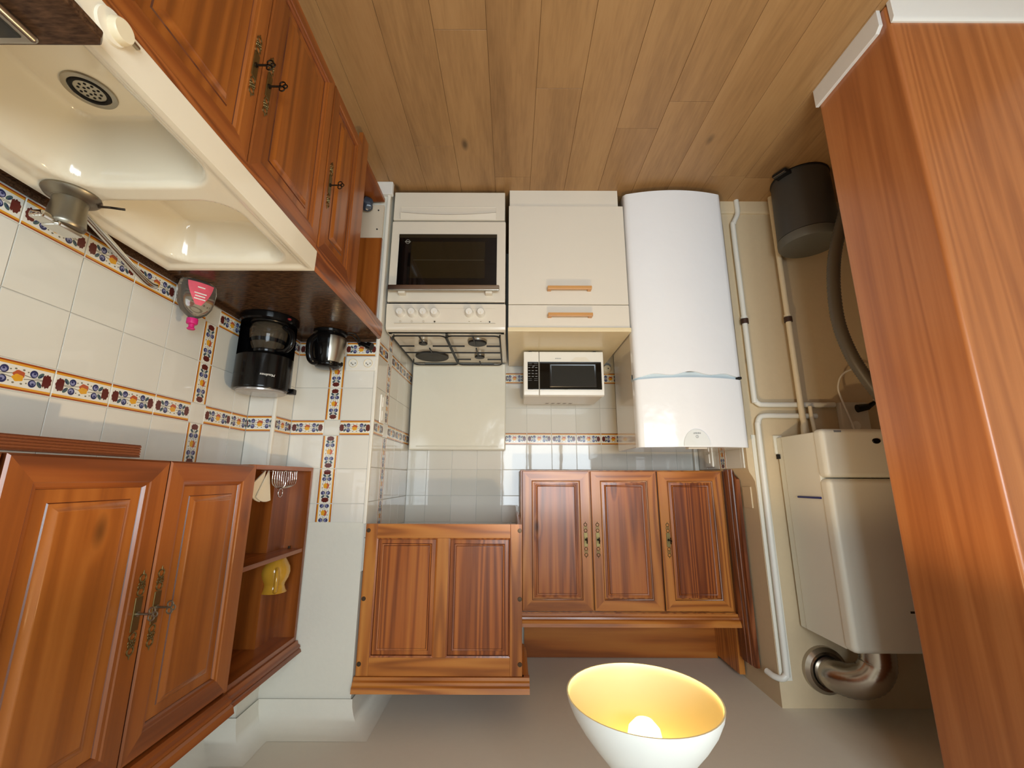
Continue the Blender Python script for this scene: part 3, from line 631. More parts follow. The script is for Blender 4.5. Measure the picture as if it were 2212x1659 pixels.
# grooved end board against the left return wall
eb = thing('end_board', 'tall grooved pine end board beside the wall cupboard and boiler corner', 'board', (-1.172, 2.48, WZ0_))
b = B()
flut = [(2.28, -1.196), (2.28, -1.180), (2.288, -1.176), (2.300, -1.175), (2.303, -1.180), (2.309, -1.180), (2.312, -1.173), (2.336, -1.1715), (2.339, -1.177), (2.343, -1.177), (2.346, -1.1705), (2.385, -1.169), (2.395, -1.171), (2.40, -1.178), (2.43, -1.178), (2.43, -1.196)]
g = [[b.bm.verts.new((x, y, z if not (z < 1.6 and y < 2.30) else z+0.05*(2.30-y)/0.02)) for y, x in flut] for z in (WZ0_-0.004, 1.62, 2.0, 2.435)]
for j in range(3):
    for i in range(len(flut)): b.bm.faces.new((g[j][i], g[j][(i+1) % len(flut)], g[j+1][(i+1) % len(flut)], g[j+1][i]))
b.bm.faces.new(list(reversed(g[0]))); b.bm.faces.new(g[-1])
part('moulding', b, wood('end_pine', 'z', (86, 40, 18), (132, 72, 38), (160, 100, 62), ring=16, knots=0.4), eb, 20)
part('side_panel', B().box(-1.196, 2.43, WZ0_, -1.1675, YB-0.002, 2.52), pine_v, eb)

# ---- cooker hood casing
HF = 1.995
hd = thing('hood_casing', 'boxed pine cooker hood casing with two raised panels above the cooker', 'hood', (0.305, 2.34, 1.75))
HX0, HX1, HZ0, HZ1 = -0.047, 0.652, 1.750, 2.358
b = B(); b.fw = 1
# face frame: five members
sw = 0.052
b.box(HX0, HF, HZ0, HX0+sw, HF+0.02, HZ1, 0.0015, 0).box(HX1-sw, HF, HZ0, HX1, HF+0.02, HZ1, 0.0015, 0).box(0.278, HF, HZ0+0.06, 0.330, HF+0.02, HZ1-0.07, 0.0015, 0)
b.box(HX0+sw, HF, HZ0, HX1-sw, HF+0.02, HZ0+0.06, 0.0015, 1).box(HX0+sw, HF, HZ1-0.07, HX1-sw, HF+0.02, HZ1, 0.0015, 1)
ff = part('face_frame', b, [pine_v, pine_x], hd, 25)
for x0, x1 in ((HX0+sw, 0.278), (0.330, HX1-sw)):
    b = B(); b.fw = 0; b.rings(x0, HZ0+0.06, x1, HZ1-0.07, [(0, 0.001), (0.006, 0.003), (0.008, 0.009), (0.024, 0.0075), (0.026, 0.0038), (0.032, 0.0052), (0.034, 0.0026), (0.036, 0.0022)], 0, 0, 0, y=HF, dark=(1, 3, 5), md=1); part('panel', b, [panel_v, groove_m], ff, 25)
part('side_board', B().box(HX0, HF+0.02, HZ0, HX0+0.018, YB-0.003, HZ1+0.04), pine_v, hd)
part('top_board', B().box(HX0+0.018, HF+0.02, HZ1, HX1-0.016, YB-0.003, HZ1+0.016), pine_x, hd)
prof = [(HF+0.02, HZ1+0.001), (HF-0.008, HZ1+0.001), (HF-0.010, HZ1+0.012), (HF-0.020, HZ1+0.016), (HF-0.022, HZ1+0.026), (HF-0.030, HZ1+0.032), (HF-0.034, HZ1+0.052), (HF+0.02, HZ1+0.052)]
part('cornice', B().prism(prof, 'x', HX0-0.030, HX1+0.004), pine_x, hd, 20)
prof2 = [(HX0+0.002+(p[0]-HF) if p[0] < HF else HX0+0.01, p[1]) for p in prof]
part('side_cornice', B().prism(prof2, 'y', HF, YB-0.31), pine_y, hd, 20)
for x in (HX0+0.010, HX1-0.012):
    for z in (HZ0+0.028, 2.06, HZ1-0.045): part('stud', B().lathe([(0.0095, 0.0), (0.0085, -0.003), (0.0, -0.0035)], (x, HF, z), 16, axis='y'), mat('stud_brown', (84, 66, 48), 0.4, 0.5), hd)

# ---- upper cupboards on the right wall (local: x towards the camera, y into the wall)
UX, UZ0, UZ1 = 0.900, 1.506, 2.212
def right_root(name, label, cat, xf, yfar, z0, group=None): return thing(name, label, cat, (xf, yfar, z0), -PI/2, group)
def upper_unit(yfar, ynear, label, keys, cx=(0.0, 0.0)):
    t = right_root('upper_cupboard', label, 'cupboard', UX, yfar, UZ0); W = yfar-ynear; H = UZ1-UZ0; D = XR-UX-0.004
    part('carcass', B(True).box(0.001, 0.021, 0, W-0.001, D, H+0.03, 0.002), ox_v, t)
    for k in range(2):
        a, c = W*k/2, W*(k+1)/2
        d = door(t, a+0.002, 0.002, c-0.002, H-0.002, 0.0, (ox_v, ox_x, ox_p), True, 0.066, big=True)
        if keys: escutcheon(d, W/2+(-0.028 if k == 0 else 0.028), 0.364, 0.0, True, 0.195, kmat=pewter)
    prof = [(0.02, H+0.002), (-0.008, H+0.002), (-0.012, H+0.014), (-0.022, H+0.018), (-0.024, H+0.026), (-0.018, H+0.028), (-0.030, H+0.036), (-0.036, H+0.056), (0.02, H+0.056)]
    part('cornice', B(True).prism(prof, 'x', 0.0, W), ox_x, t, 20)
    return t
u1 = upper_unit(1.516, 0.766, 'orange pine upper cupboard with keys next to the open shelf', True)
u2 = upper_unit(0.762, 0.012, 'orange pine upper cupboard further from the open shelf, with ribbed strip below', False)
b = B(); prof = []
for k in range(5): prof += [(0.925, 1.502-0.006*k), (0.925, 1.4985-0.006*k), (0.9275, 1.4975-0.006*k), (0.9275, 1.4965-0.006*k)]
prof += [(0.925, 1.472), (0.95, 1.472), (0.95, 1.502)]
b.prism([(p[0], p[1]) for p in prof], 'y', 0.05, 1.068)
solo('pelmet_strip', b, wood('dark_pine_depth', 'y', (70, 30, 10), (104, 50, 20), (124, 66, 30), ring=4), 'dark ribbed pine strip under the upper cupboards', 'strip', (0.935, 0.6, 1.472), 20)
# open end shelf unit
sh = right_root('shelf_unit', 'open pine shelf unit with two compartments at the end of the upper cupboards', 'shelf', 0.910, 1.984, 1.504)
W, H, D, t_ = 0.462, 0.716, XR-0.910-0.004, 0.018
part('side_board', B(True).box(0, 0, 0, t_, 0.10, H, 0.001, seg=1), ox_v, sh)
part('side_board', B(True).box(W-t_, 0, 0, W, D, H, 0.001, seg=1), ox_v, sh)
part('bottom_board', B(True).box(t_, 0, 0, W-t_, 0.10, 0.016).box(0.15, 0.1, 0, W-t_, D, 0.016), ox_x, sh)
part('top_board', B(True).box(t_, 0, H-t_, W-t_, 0.10, H).box(0.15, 0.1, H-t_, W-t_, D, H), ox_x, sh)
part('back_panel', B(True).box(t_, 0.088, 0.016, 0.15, 0.10, H-t_).box(0.145, D-0.008, 0.016, W-t_, D, H-t_).box(0.140, 0.10, 0.016, 0.15, D, H-t_), ox_v, sh)
part('shelf_board', B(True).box(t_+0.001, 0.004, 0.345, W-t_-0.001, 0.086, 0.361, 0.001, seg=1).box(0.152, 0.086, 0.345, W-t_-0.001, D-0.01, 0.361), ox_x, sh)
for x in (t_+0.006, W-t_-0.006): part('shelf_pin', B(True).cyl((x, 0.06, 0.336), (x, 0.06, 0.345), 0.005, n=10), dark_key, sh)
prof = [(0.02, H+0.001), (-0.006, H+0.001), (-0.010, H+0.014), (-0.018, H+0.018), (-0.020, H+0.026), (-0.014, H+0.028), (-0.022, H+0.034), (-0.026, H+0.044), (0.02, H+0.044)]
part('cornice', B(True).prism(prof, 'x', -0.004, W-0.004), ox_x, sh, 20)

# ---- base cupboards under the sink
BX, BZ0, BZ1, DPT = 0.655, 0.128, 0.794, 0.48
def base_unit(yfar, ynear, label, keys, group=None):
    t = right_root('sink_cupboard', label, 'cupboard', BX, yfar, 0.0, group); W = yfar-ynear; n = max(1, round(W/0.38))
    part('carcass', B(True).box(0.001, 0.021, BZ0-0.02, W-0.001, DPT, 0.735 if yfar < 1.5 else 0.845), ox_v, t)
    part('plinth', B(True).box(0.0, 0.072, 0.0, W, 0.085, BZ0-0.019), mat('white_plinth', (222, 212, 190), 0.4), t)
    for k in range(n):
        a, c = W*k/n, W*(k+1)/n
        d = door(t, a+0.0015, BZ0, c-0.0015, BZ1, 0.0, (ox_v, ox_x, ox_p), True, 0.058, big=True)
        kx = keys[k]
        if kx is not None: escutcheon(d, kx, 0.527, 0.0, True, 0.19)
    return t
base_unit(1.578, 1.290, 'narrow one-door orange pine base cupboard at the open niche end', [0.253])
base_unit(1.287, 0.521, 'two-door orange pine base cupboard with a pair of keys below the sink bowls', [0.353, 0.413])
base_unit(0.518, -0.25, 'two-door orange pine base cupboard beneath the dark board', [None, None])
nc = right_root('open_niche', 'open wooden niche between the base cupboards and the wall pier', 'niche', BX, 1.974, 0.0)
part('post', B(True).box(0.302, 0.012, 0.045, 0.376, 0.03, 0.845, 0.001, seg=1), ox_v, nc)
part('white_edge', B(True).box(0.3935, 0.004, 0.23, 0.3955, 0.02, 0.74), white_pl, nc)
part('back_board', B(True).box(0.002, -0.004+0.02, 0.345, 0.014, 0.30, 0.84), ox_v, nc)
part('white_board', B(True).box(0.0, 0.018, 0.153, 0.012, 0.30, 0.345), mat('white_chipboard', (214, 200, 178), 0.5), nc)
for z in (0.185, 0.295): part('screw_hole', B(True).cyl((0.014, 0.045, z), (0.0118, 0.045, z), 0.004, n=10), dkgap, nc)
part('bottom_board', B(True).box(0.0, 0.02, 0.108, 0.39, 0.42, 0.126).box(0.0, 0.076, 0.045, 0.39, 0.088, 0.108), ox_x, nc)
part('plinth', B(True).box(0.0, 0.070, 0.0, 0.39, 0.083, 0.045), MATS['white_plinth'], nc)
part('inner_side', B(True).box(0.376, 0.03, 0.126, 0.392, 0.42, 0.845), ox_v, nc)
part('rear_wall', B(True).box(0.014, 0.42, 0.108, 0.376, 0.43, 0.845), ox_v, nc)

# ================================================================== WORKTOP, SINK, TAP
ctm = mat('dark_brown_laminate', (74, 52, 36), 0.2, spec=0.22); nt = ctm.node_tree
tcn = nt.nodes.new('ShaderNodeTexCoord'); mpn = nt.nodes.new('ShaderNodeMapping'); mpn.inputs['Scale'].default_value = (0.22, 1, 1); nzn = nt.nodes.new('ShaderNodeTexNoise'); nzn.inputs['Scale'].default_value = 190; nzn.inputs['Detail'].default_value = 4
crn = nt.nodes.new('ShaderNodeValToRGB'); crn.color_ramp.elements[0].position = 0.35; crn.color_ramp.elements[0].color = (*lin((56, 38, 26)), 1); crn.color_ramp.elements[1].position = 0.68; crn.color_ramp.elements[1].color = (*lin((92, 66, 46)), 1)
nt.links.new(tcn.outputs['Object'], mpn.inputs[0]); nt.links.new(mpn.outputs[0], nzn.inputs['Vector']); nt.links.new(nzn.outputs['Fac'], crn.inputs[0]); nt.links.new(crn.outputs[0], nt.nodes['Principled BSDF'].inputs['Base Color'])
ct = thing('sink_worktop', 'glossy dark brown worktop with pine front edge along the right wall', 'worktop', (0.9, 0.9, 0.846))
SY1, SX0, SX1 = 1.256, 0.640, 1.113
b = B().prism([(BX, SY1+0.002), (XR-0.002, SY1+0.002), (XR-0.002, YCOL-0.002), (XCOL-0.002, YCOL-0.002), (XCOL-0.002, YP-0.002), (BX, YP-0.002)], 'z', 0.846, CT, bev=0.002)
b.box(SX1+0.003, -0.25, 0.846, XR-0.002, SY1+0.002, CT); b.box(BX, -0.25, 0.846, SX1+0.003, 0.148, CT)
part('top', b, ctm, ct)
part('upstand', B().box(XR-0.008, -0.25, CT+0.0002, XR-0.0015, YCOL-0.002, 0.8975, 0.001), ctm, wall_right)
part('upstand', B().box(XCOL, YCOL-0.008, CT+0.0002, XR-0.009, YCOL-0.0015, 0.8975, 0.001), ctm, wall_col)
part('upstand', B().box(XCOL-0.008, YCOL-0.004, CT+0.0002, XCOL-0.0015, YP-0.003, 0.8975, 0.001), ctm, wall_col)
part('upstand', B().box(XP+0.014, YP-0.008, CT+0.0002, XCOL-0.009, YP-0.0015, 0.8975, 0.001), ctm, wall_pier)
ef = wood('edge_pine', 'y', (96, 42, 14), (146, 76, 30), (176, 104, 50), ring=14, stretch=0.16, knots=0.5, coat=0.4)
poly = [(0.6555, 0.797), (0.649, 0.797), (0.644, 0.803), (0.643, 0.845), (0.647, 0.874), (0.6555, 0.8815)]
part('front_edge', B().prism(poly, 'y', SY1+0.001, YP-0.0025), ef, ct, 30)
part('front_edge', B().prism([(0.6555, 0.797), (0.649, 0.797), (0.644, 0.803), (0.643, 0.826), (0.6555, 0.826)], 'y', -0.25, SY1), ef, ct, 30)

def sd_rr(x, y, x0, y0, x1, y1, r):
    cx, cy, hx, hy = (x0+x1)/2, (y0+y1)/2, (x1-x0)/2-r, (y1-y0)/2-r; dx, dy = abs(x-cx)-hx, abs(y-cy)-hy
    return math.hypot(max(dx, 0), max(dy, 0))+min(max(dx, dy), 0)-r
def sstep(a, b_, v): t = max(0.0, min(1.0, (v-a)/(b_-a))); return t*t*(3-2*t)
def sink_z(x, y):
    z = 0.897
    z -= 0.007*sstep(0.012, 0.030, -sd_rr(x, y, SX0, 0.15, SX1, SY1, 0.012))
    z -= 0.148*sstep(0.0, 0.055, -sd_rr(x, y, 0.672, 0.30, 1.035, 0.868, 0.09))
    z -= 0.118*sstep(0.0, 0.050, -sd_rr(x, y, 0.690, 0.912, 1.060, 1.222, 0.075))
    return z
sk_ = thing('sink', 'cream double bowl inset sink with raised front rim in the worktop', 'sink', (0.876, 0.70, 0.75))
b = B(); nx, ny = 80, 186; g = [[b.bm.verts.new((SX0+(SX1-SX0)*i/nx, 0.15+(SY1-0.15)*j/ny, sink_z(SX0+(SX1-SX0)*i/nx, 0.15+(SY1-0.15)*j/ny))) for i in range(nx+1)] for j in range(ny+1)]
for j in range(ny):
    for i in range(nx): b.bm.faces.new((g[j][i], g[j][i+1], g[j+1][i+1], g[j+1][i]))
bot = {}
def low(v, z): 
    if v not in bot: bot[v] = b.bm.verts.new((v.co.x-(0.0 if v.co.x > SX0+1e-4 else 0.002), v.co.y, z))
    return bot[v]
edge = [g[0][i] for i in range(nx+1)]+[g[j][nx] for j in range(1, ny+1)]+[g[ny][i] for i in range(nx-1, -1, -1)]+[g[j][0] for j in range(ny-1, 0, -1)]
for i, v in enumerate(edge):
    v2 = edge[(i+1) % len(edge)]; b.bm.faces.new((v2, v, low(v, 0.828), low(v2, 0.828)))
cer = mat('cream_ceramic', (236, 226, 204), 0.12, coat=0.5)
bowl = part('basin', b, cer, sk_, 50)
DXc, DYc, DZ = 0.905, 0.748, 0.7425
b = B().lathe([(0.046, DZ), (0.045, DZ+0.0035), (0.036, DZ+0.004), (0.031, DZ-0.0), (0.029, DZ-0.001), (0.0, DZ-0.001)], (DXc, DYc, 0), 36); dn = part('drain', b, steel, sk_)
b = B().lathe([(0.026, DZ-0.0005), (0.026, DZ+0.002), (0.0, DZ+0.0022)], (DXc, DYc, 0), 28); part('strainer', b, steel, dn)
part('drain_shade_ring', B().torus((DXc, DYc, DZ+0.0022), 0.0305, 0.0036, 'z', 36, 8), dkgap, dn)  # raised dark ring, stands in for the shade of a recess round the strainer
for rr_, k_ in ((0.009, 6), (0.018, 10)):
    for i in range(k_): a = 2*PI*i/k_; part('strainer_hole', B().cyl((DXc+rr_*math.cos(a), DYc+rr_*math.sin(a), DZ+0.002), (DXc+rr_*math.cos(a), DYc+rr_*math.sin(a), DZ+0.0028), 0.0026, n=8), dkgap, dn)
# mixer tap with long spout along the wall
TX, TY, TZ = 1.052, 0.890, 0.8905
tp = thing('mixer_tap', 'pewter mixer tap with long chrome spout behind the sink', 'tap', (TX, TY, TZ))
part('flange', B().lathe([(0.0, 0), (0.053, 0), (0.054, 0.004), (0.049, 0.011), (0.039, 0.016), (0.032, 0.020)], (TX, TY, TZ), 36), pewter, tp)
part('body', B().lathe([(0.032, 0.018), (0.032, 0.034), (0.036, 0.070), (0.0375, 0.080), (0.036, 0.085), (0.033, 0.089), (0.0, 0.091)], (TX, TY, TZ), 32), pewter, tp)
part('bead_ring', B().torus((TX, TY, TZ+0.017), 0.033, 0.0022, 'z', 40, 6), dark_key, tp)
part('lever', B().box(TX-0.012, TY-0.058, TZ+0.078, TX+0.022, TY-0.01, TZ+0.097, 0.006).box(TX-0.022, TY-0.03, TZ+0.088, TX+0.022, TY+0.028, TZ+0.101, 0.005), chrome, tp)
sp = smooth_path([(TX+0.005, TY+0.025, TZ+0.020), (TX+0.006, 0.975, 0.935), (TX+0.007, 1.04, 0.961), (TX+0.008, 1.105, 0.987), (TX+0.008, 1.140, 0.998), (TX+0.008, 1.165, 0.996)], 8)
part('spout', B().tube(sp, 0.0095, 14), chrome, tp, 60)
b = B().tube(smooth_path([(1.012, 0.915, 0.906), (1.0, 0.93, 0.8975), (0.985, 0.935, 0.897), (0.972, 0.943, 0.8945)], 6), 0.0028, 6)
solo('plug_chain', b, dark_key, 'short dark bead chain hanging by the tap on the sink', 'chain', (0.99, 0.93, 0.893), 60)

# board over the near end of the sink with an electric hotplate on it
BZ = 0.8975
b = B(); b.prism([(0.613, 0.05), (1.105, 0.05), (1.105, 0.515), (0.624, 0.515), (0.613, 0.504)], 'z', BZ, BZ+0.016, bev=0.004)
solo('chopping_board', b, ctm, 'glossy dark board lying over the near end of the cream sink', 'board', (0.886, 0.3, BZ))
hp = thing('table_hob', 'black glass table hob with steel rim on the dark board', 'hob', (0.95, 0.28, BZ+0.016))
hz = BZ+0.016
part('base', B().box(0.700, 0.06, hz, 1.10, 0.504, hz+0.014, 0.012, seg=3), steel, hp)
part('glass_top', B().box(0.713, 0.07, hz+0.0125, 1.09, 0.491, hz+0.016, 0.002), mat('smoked_hob_glass', (48, 48, 44), 0.1), hp)
part('heating_ring', B().lathe([(0.0, 0.0), (0.078, 0.0), (0.080, 0.002), (0.078, 0.006), (0.0, 0.006)], (0.835, 0.425, hz+0.016), 40), mat('dark_ring', (34, 34, 36), 0.35, 0.4), hp)
kn = part('waste_knob', B().lathe([(0.0, -0.016), (0.017, -0.016), (0.0195, -0.012), (0.020, -0.004), (0.016, 0.0)], (0.639, 0.541, 0.850), 28, axis='x'), cream_pl, sk_)
part('knob_boss', B().lathe([(0.0, -0.006), (0.026, -0.005), (0.028, 0.0)], (0.640, 0.533, 0.852), 28, axis='x'), cer, sk_)
part('knob_lever', B().box(0.632, 0.558, 0.839, 0.639, 0.578, 0.844, 0.001), steel, kn)

# ================================================================== THINGS ON THE WORKTOP
# washing-up liquid bottle, leaning label
bt = thing('soap_bottle', 'clear washing-up liquid bottle with pink label and magenta cap beside the sink', 'bottle', (1.098, 1.372, CT))
clear = mat('clear_plastic', (226, 220, 206), 0.06, trans=0.92, ior=1.35)
pr = [(0.0, 0.0), (0.040, 0.0), (0.047, 0.006), (0.050, 0.030), (0.049, 0.060), (0.044, 0.090), (0.034, 0.112), (0.020, 0.126), (0.013, 0.131), (0.013, 0.138), (0.0, 0.138)]
RB = math.radians(-55); bc = (1.098, 1.372, CT)
def turned(b, c, a): bmesh.ops.rotate(b.bm, verts=b.bm.verts, cent=c, matrix=Matrix.Rotation(a, 3, 'Z')); return b
part('bottle', turned(B().lathe(pr, bc, 36, sx=1.15, sy=0.62), bc, RB), clear, bt, 50)
lb = B(); n = 14
for i in range(n):
    for j in range(6):
        q = []
        for (ii, jj) in ((i, j), (i+1, j), (i+1, j+1), (i, j+1)):
            h = 0.012+0.080*jj/6; cut = 0.72-0.55*(jj/6)**1.5; a = -PI/2-cut+(2*cut+0.0)*ii/n; r = 0.0508-0.006*max(0, (h-0.055)/0.04)**2
            q.append((bc[0]+1.15*r*math.cos(a), bc[1]+0.62*r*math.sin(a)*1.03, bc[2]+h))
        lb.face(q)
pink = mat('pink_label', (226, 96, 112), 0.35, vary=0.25, bscale=35)
lbo = part('label', turned(lb, bc, RB), pink, bt, 60)
b = B()
for k, (wd, z) in enumerate(((0.034, 0.070), (0.030, 0.060), (0.036, 0.050), (0.022, 0.028))): b.box(bc[0]-wd/2, bc[1]-0.0345, bc[2]+z, bc[0]+wd/2, bc[1]-0.0335, bc[2]+z+0.004)
part('label_print', turned(b, bc, RB), white_pl, lbo, kind='stuff')
mag = mat('magenta_cap', (206, 34, 116), 0.35)
part('cap', B().lathe([(0.0, 0.136), (0.0165, 0.136), (0.0168, 0.152), (0.015, 0.155), (0.0085, 0.156), (0.0085, 0.168), (0.0125, 0.171), (0.010, 0.175), (0.0, 0.176)], bc, 28), mag, bt)

# filter coffee maker
cx, cy = 1.040, 1.722; FA = math.atan2(-1.0, -0.62)    # front looks at the room
cm = thing('coffee_maker', 'black filter coffee maker with glass jug in the tiled corner', 'coffee maker', (cx, cy, CT))
fx, fy = math.cos(FA), math.sin(FA)
b = B().lathe([(0.0, 0), (0.112, 0), (0.114, 0.006), (0.112, 0.026), (0.106, 0.032), (0.0, 0.033)], (cx, cy, CT), 40, sx=1.0, sy=1.0); part('base', b, black_pl, cm)
part('hot_plate', B().lathe([(0.072, 0.0325), (0.070, 0.036), (0.0, 0.036)], (cx+fx*0.02, cy+fy*0.02, CT), 32), mat('plate_dark', (40, 38, 36), 0.3, 0.6), cm)
b = B().lathe([(0.0, 0.03), (0.106, 0.03), (0.106, 0.18), (0.0, 0.18)], (cx, cy, CT), 20, a0=FA+1.45, a1=FA+2*PI-1.45); part('tower', b, black_pl, cm)
part('filter_housing', B().lathe([(0.0, 0.172), (0.098, 0.172), (0.1065, 0.180), (0.107, 0.31), (0.104, 0.318), (0.094, 0.320), (0.0, 0.320)], (cx, cy, CT), 40), black_pl, cm)
part('lid', B().lathe([(0.092, 0.3195), (0.091, 0.326), (0.086, 0.328), (0.0, 0.329)], (cx+fx*0.004, cy+fy*0.004, CT), 36), mat('silver_lid', (176, 172, 168), 0.25, 0.5), cm)
part('lid_tab', B().box(cx-0.118, cy+0.03, CT+0.300, cx-0.088, cy+0.058, CT+0.324, 0.004), black_pl, cm)
sa = FA-0.62; part('switch', B().ball((cx+0.1125*math.cos(sa), cy+0.1125*math.sin(sa), CT+0.018), 0.009, 14, 8, sz=0.6), mat('red_switch', (120, 26, 30), 0.3), cm)
jx_, jy_ = cx+fx*0.022, cy+fy*0.022
jglass = mat('jug_glass', (150, 134, 112), 0.03, trans=0.85, ior=1.3)
jg = part('glass_jug', B().lathe([(0.0, 0.037), (0.056, 0.037), (0.066, 0.045), (0.071, 0.065), (0.069, 0.095), (0.060, 0.130), (0.052, 0.150), (0.050, 0.156)], (jx_, jy_, CT), 36), jglass, cm, 50)
part('jug_lid', B().lathe([(0.0, 0.168), (0.050, 0.167), (0.054, 0.160), (0.054, 0.150), (0.051, 0.150)], (jx_, jy_, CT), 32), black_pl, jg)
part('jug_band', B().lathe([(0.0655, 0.105), (0.0675, 0.105), (0.064, 0.120), (0.062, 0.120)], (jx_, jy_, CT), 32), black_pl, jg)
hx, hy = math.cos(FA-0.75), math.sin(FA-0.75)
pth = smooth_path([(jx_+hx*0.050, jy_+hy*0.050, CT+0.154), (jx_+hx*0.095, jy_+hy*0.095, CT+0.156), (jx_+hx*0.122, jy_+hy*0.122, CT+0.130), (jx_+hx*0.118, jy_+hy*0.118, CT+0.085), (jx_+hx*0.076, jy_+hy*0.076, CT+0.050)], 6)
part('jug_handle', B().tube(pth, 0.011, 10), black_pl, jg, 60)
b = B(); MT = Matrix.Translation((cx+0.1084*math.cos(FA-0.12), cy+0.1084*math.sin(FA-0.12), CT+0.268)) @ Matrix.Rotation(FA-0.12+PI/2, 4, 'Z') @ Matrix.Rotation(PI/2, 4, 'X'); text_on(b, 'Moulinex', 0.0145, MT, 0.0004, shear=0.25)
part('lettering', b, mat('white_print', (235, 232, 224), 0.4), cm)

# kettle
kx_, ky_ = 0.850, 1.885
kt = thing('kettle', 'small black kettle with brushed steel panel next to the coffee maker', 'kettle', (kx_, ky_, CT))
part('power_base', B().lathe([(0.0, 0), (0.070, 0), (0.074, 0.004), (0.073, 0.014), (0.066, 0.020), (0.0, 0.020)], (kx_, ky_, CT), 36), black_pl, kt)
kp = [(0.0, 0.021), (0.066, 0.021), (0.073, 0.030), (0.0745, 0.055), (0.072, 0.090), (0.066, 0.125), (0.058, 0.152), (0.054, 0.160)]
part('body', B().lathe(kp, (kx_, ky_, CT), 40), black_pl, kt, 50)
part('lid', B().lathe([(0.055, 0.159), (0.056, 0.166), (0.050, 0.174), (0.030, 0.178), (0.0, 0.179)], (kx_, ky_, CT), 36), black_pl, kt, 50)
part('steel_panel', B().lathe([(0.0742, 0.034), (0.0757, 0.055), (0.0732, 0.090), (0.0672, 0.125), (0.0592, 0.152)], (kx_, ky_, CT), 24, a0=math.radians(168), a1=math.radians(246)), steel, kt, 60)
hx, hy = math.cos(math.radians(304)), math.sin(math.radians(304))
pth = smooth_path([(kx_+hx*0.052, ky_+hy*0.052, CT+0.156), (kx_+hx*0.074, ky_+hy*0.074, CT+0.158), (kx_+hx*0.090, ky_+hy*0.090, CT+0.135), (kx_+hx*0.093, ky_+hy*0.093, CT+0.075), (kx_+hx*0.070, ky_+hy*0.070, CT+0.040)], 6)
part('handle', B().tube(pth, 0.016, 12), black_pl, kt, 60)
part('spout', B().prism([(kx_-0.066, ky_+0.012), (kx_-0.052, ky_-0.016), (kx_-0.042, ky_+0.012)], 'z', CT+0.145, CT+0.163, bev=0.002), black_pl, kt)

def french_socket(name, label, x0, n, z0, y, size=0.072, group=None):
    t = thing(name, label, 'socket', (x0, y, z0))
    part('plate', B().box(x0, y-0.010, z0, x0+size*n+0.002, y, z0+size, 0.006), white_pl, t)
    for k in range(n):
        c = (x0+size*(k+0.5)+0.001, y-0.0095, z0+size*0.48)
        w_ = part('well', B().lathe([(0.0225, 0.0), (0.0215, -0.0032), (0.020, -0.0032), (0.0185, -0.0004), (0.0, -0.0004)], c, 28, axis='y'), cream_pl, t)
        for dx in (-0.0095, 0.0095): part('pin_hole', B().cyl((c[0]+dx, c[1]-0.0008, c[2]), (c[0]+dx, c[1]+0.002, c[2]), 0.0026, n=10), dkgap, w_)
        part('earth_pin', B().cyl((c[0], c[1]-0.008, c[2]+0.008), (c[0], c[1]+0.001, c[2]+0.008), 0.0022, n=8), brass, w_)
    return t
french_socket('double_socket', 'white double wall socket on the pier beside the kettle', 0.660, 2, 0.972, YP)
# kettle lead with plug lying in front of the pier
b = B().tube(smooth_path([(0.785, 1.905, 0.887), (0.765, 1.930, 0.886), (0.748, 1.955, 0.905), (0.738, 1.960, 0.925), (0.735, 1.945, 0.900), (0.742, 1.905, 0.886), (0.770, 1.885, 0.8862)], 8), 0.0032, 8)
cb_ = thing('kettle_lead', 'black power lead with plug coiled beside the kettle', 'cable', (0.74, 1.95, CT))
part('cable', b, rubber, cb_, 60)
part('plug', B().cyl((0.738, 1.962, 0.912), (0.700, 1.955, 0.925), 0.010, 0.012, 14).cyl((0.700, 1.955, 0.925), (0.676, 1.951, 0.933), 0.017, 0.019, 18), black_pl, cb_)

# ================================================================== SWITCHES AND SOCKETS ELSEWHERE
sw_ = thing('double_switch', 'white double rocker switch plate on the tiled side of the pier', 'switch', (XP, 2.11, 1.14))
part('plate', B().box(XP-0.010, 2.068, 1.142, XP, 2.138, 1.284, 0.004), white_pl, sw_)
for z in (1.154, 1.222): part('rocker', B().box(XP-0.014, 2.082, z, XP-0.009, 2.124, z+0.05, 0.003), white_pl, sw_)
ss = thing('round_socket', 'round cream wall socket half hidden behind the microwave', 'socket', (-0.622, YB, 0.84))
part('cover', B().lathe([(0.0, -0.034), (0.022, -0.034), (0.026, -0.030), (0.031, -0.012), (0.032, 0.0)], (-0.622, YB, 0.846), 32, axis='y'), cream_pl, ss)
part('screw', B().cyl((-0.628, YB-0.0355, 0.846), (-0.628, YB-0.033, 0.846), 0.0035, n=10), dkgap, ss)
s3 = thing('single_switch', 'white single rocker switch on the tiled left return wall above the fridge', 'switch', (-1.168, 2.53, 1.38))
part('plate', B().box(-1.168, 2.480, 1.380, -1.156, 2.575, 1.482, 0.006), white_pl, s3)
part('rocker', B().box(-1.157, 2.505, 1.405, -1.150, 2.545, 1.460, 0.003), white_pl, s3)
solo('blank_plate', B().box(-1.206, 2.19, 1.585, -1.198, 2.268, 1.69, 0.003), mat('beige_cover', (206, 186, 152), 0.5), 'small beige blanking plate on the wall beside the end board', 'plate', (-1.2, 2.23, 1.585))

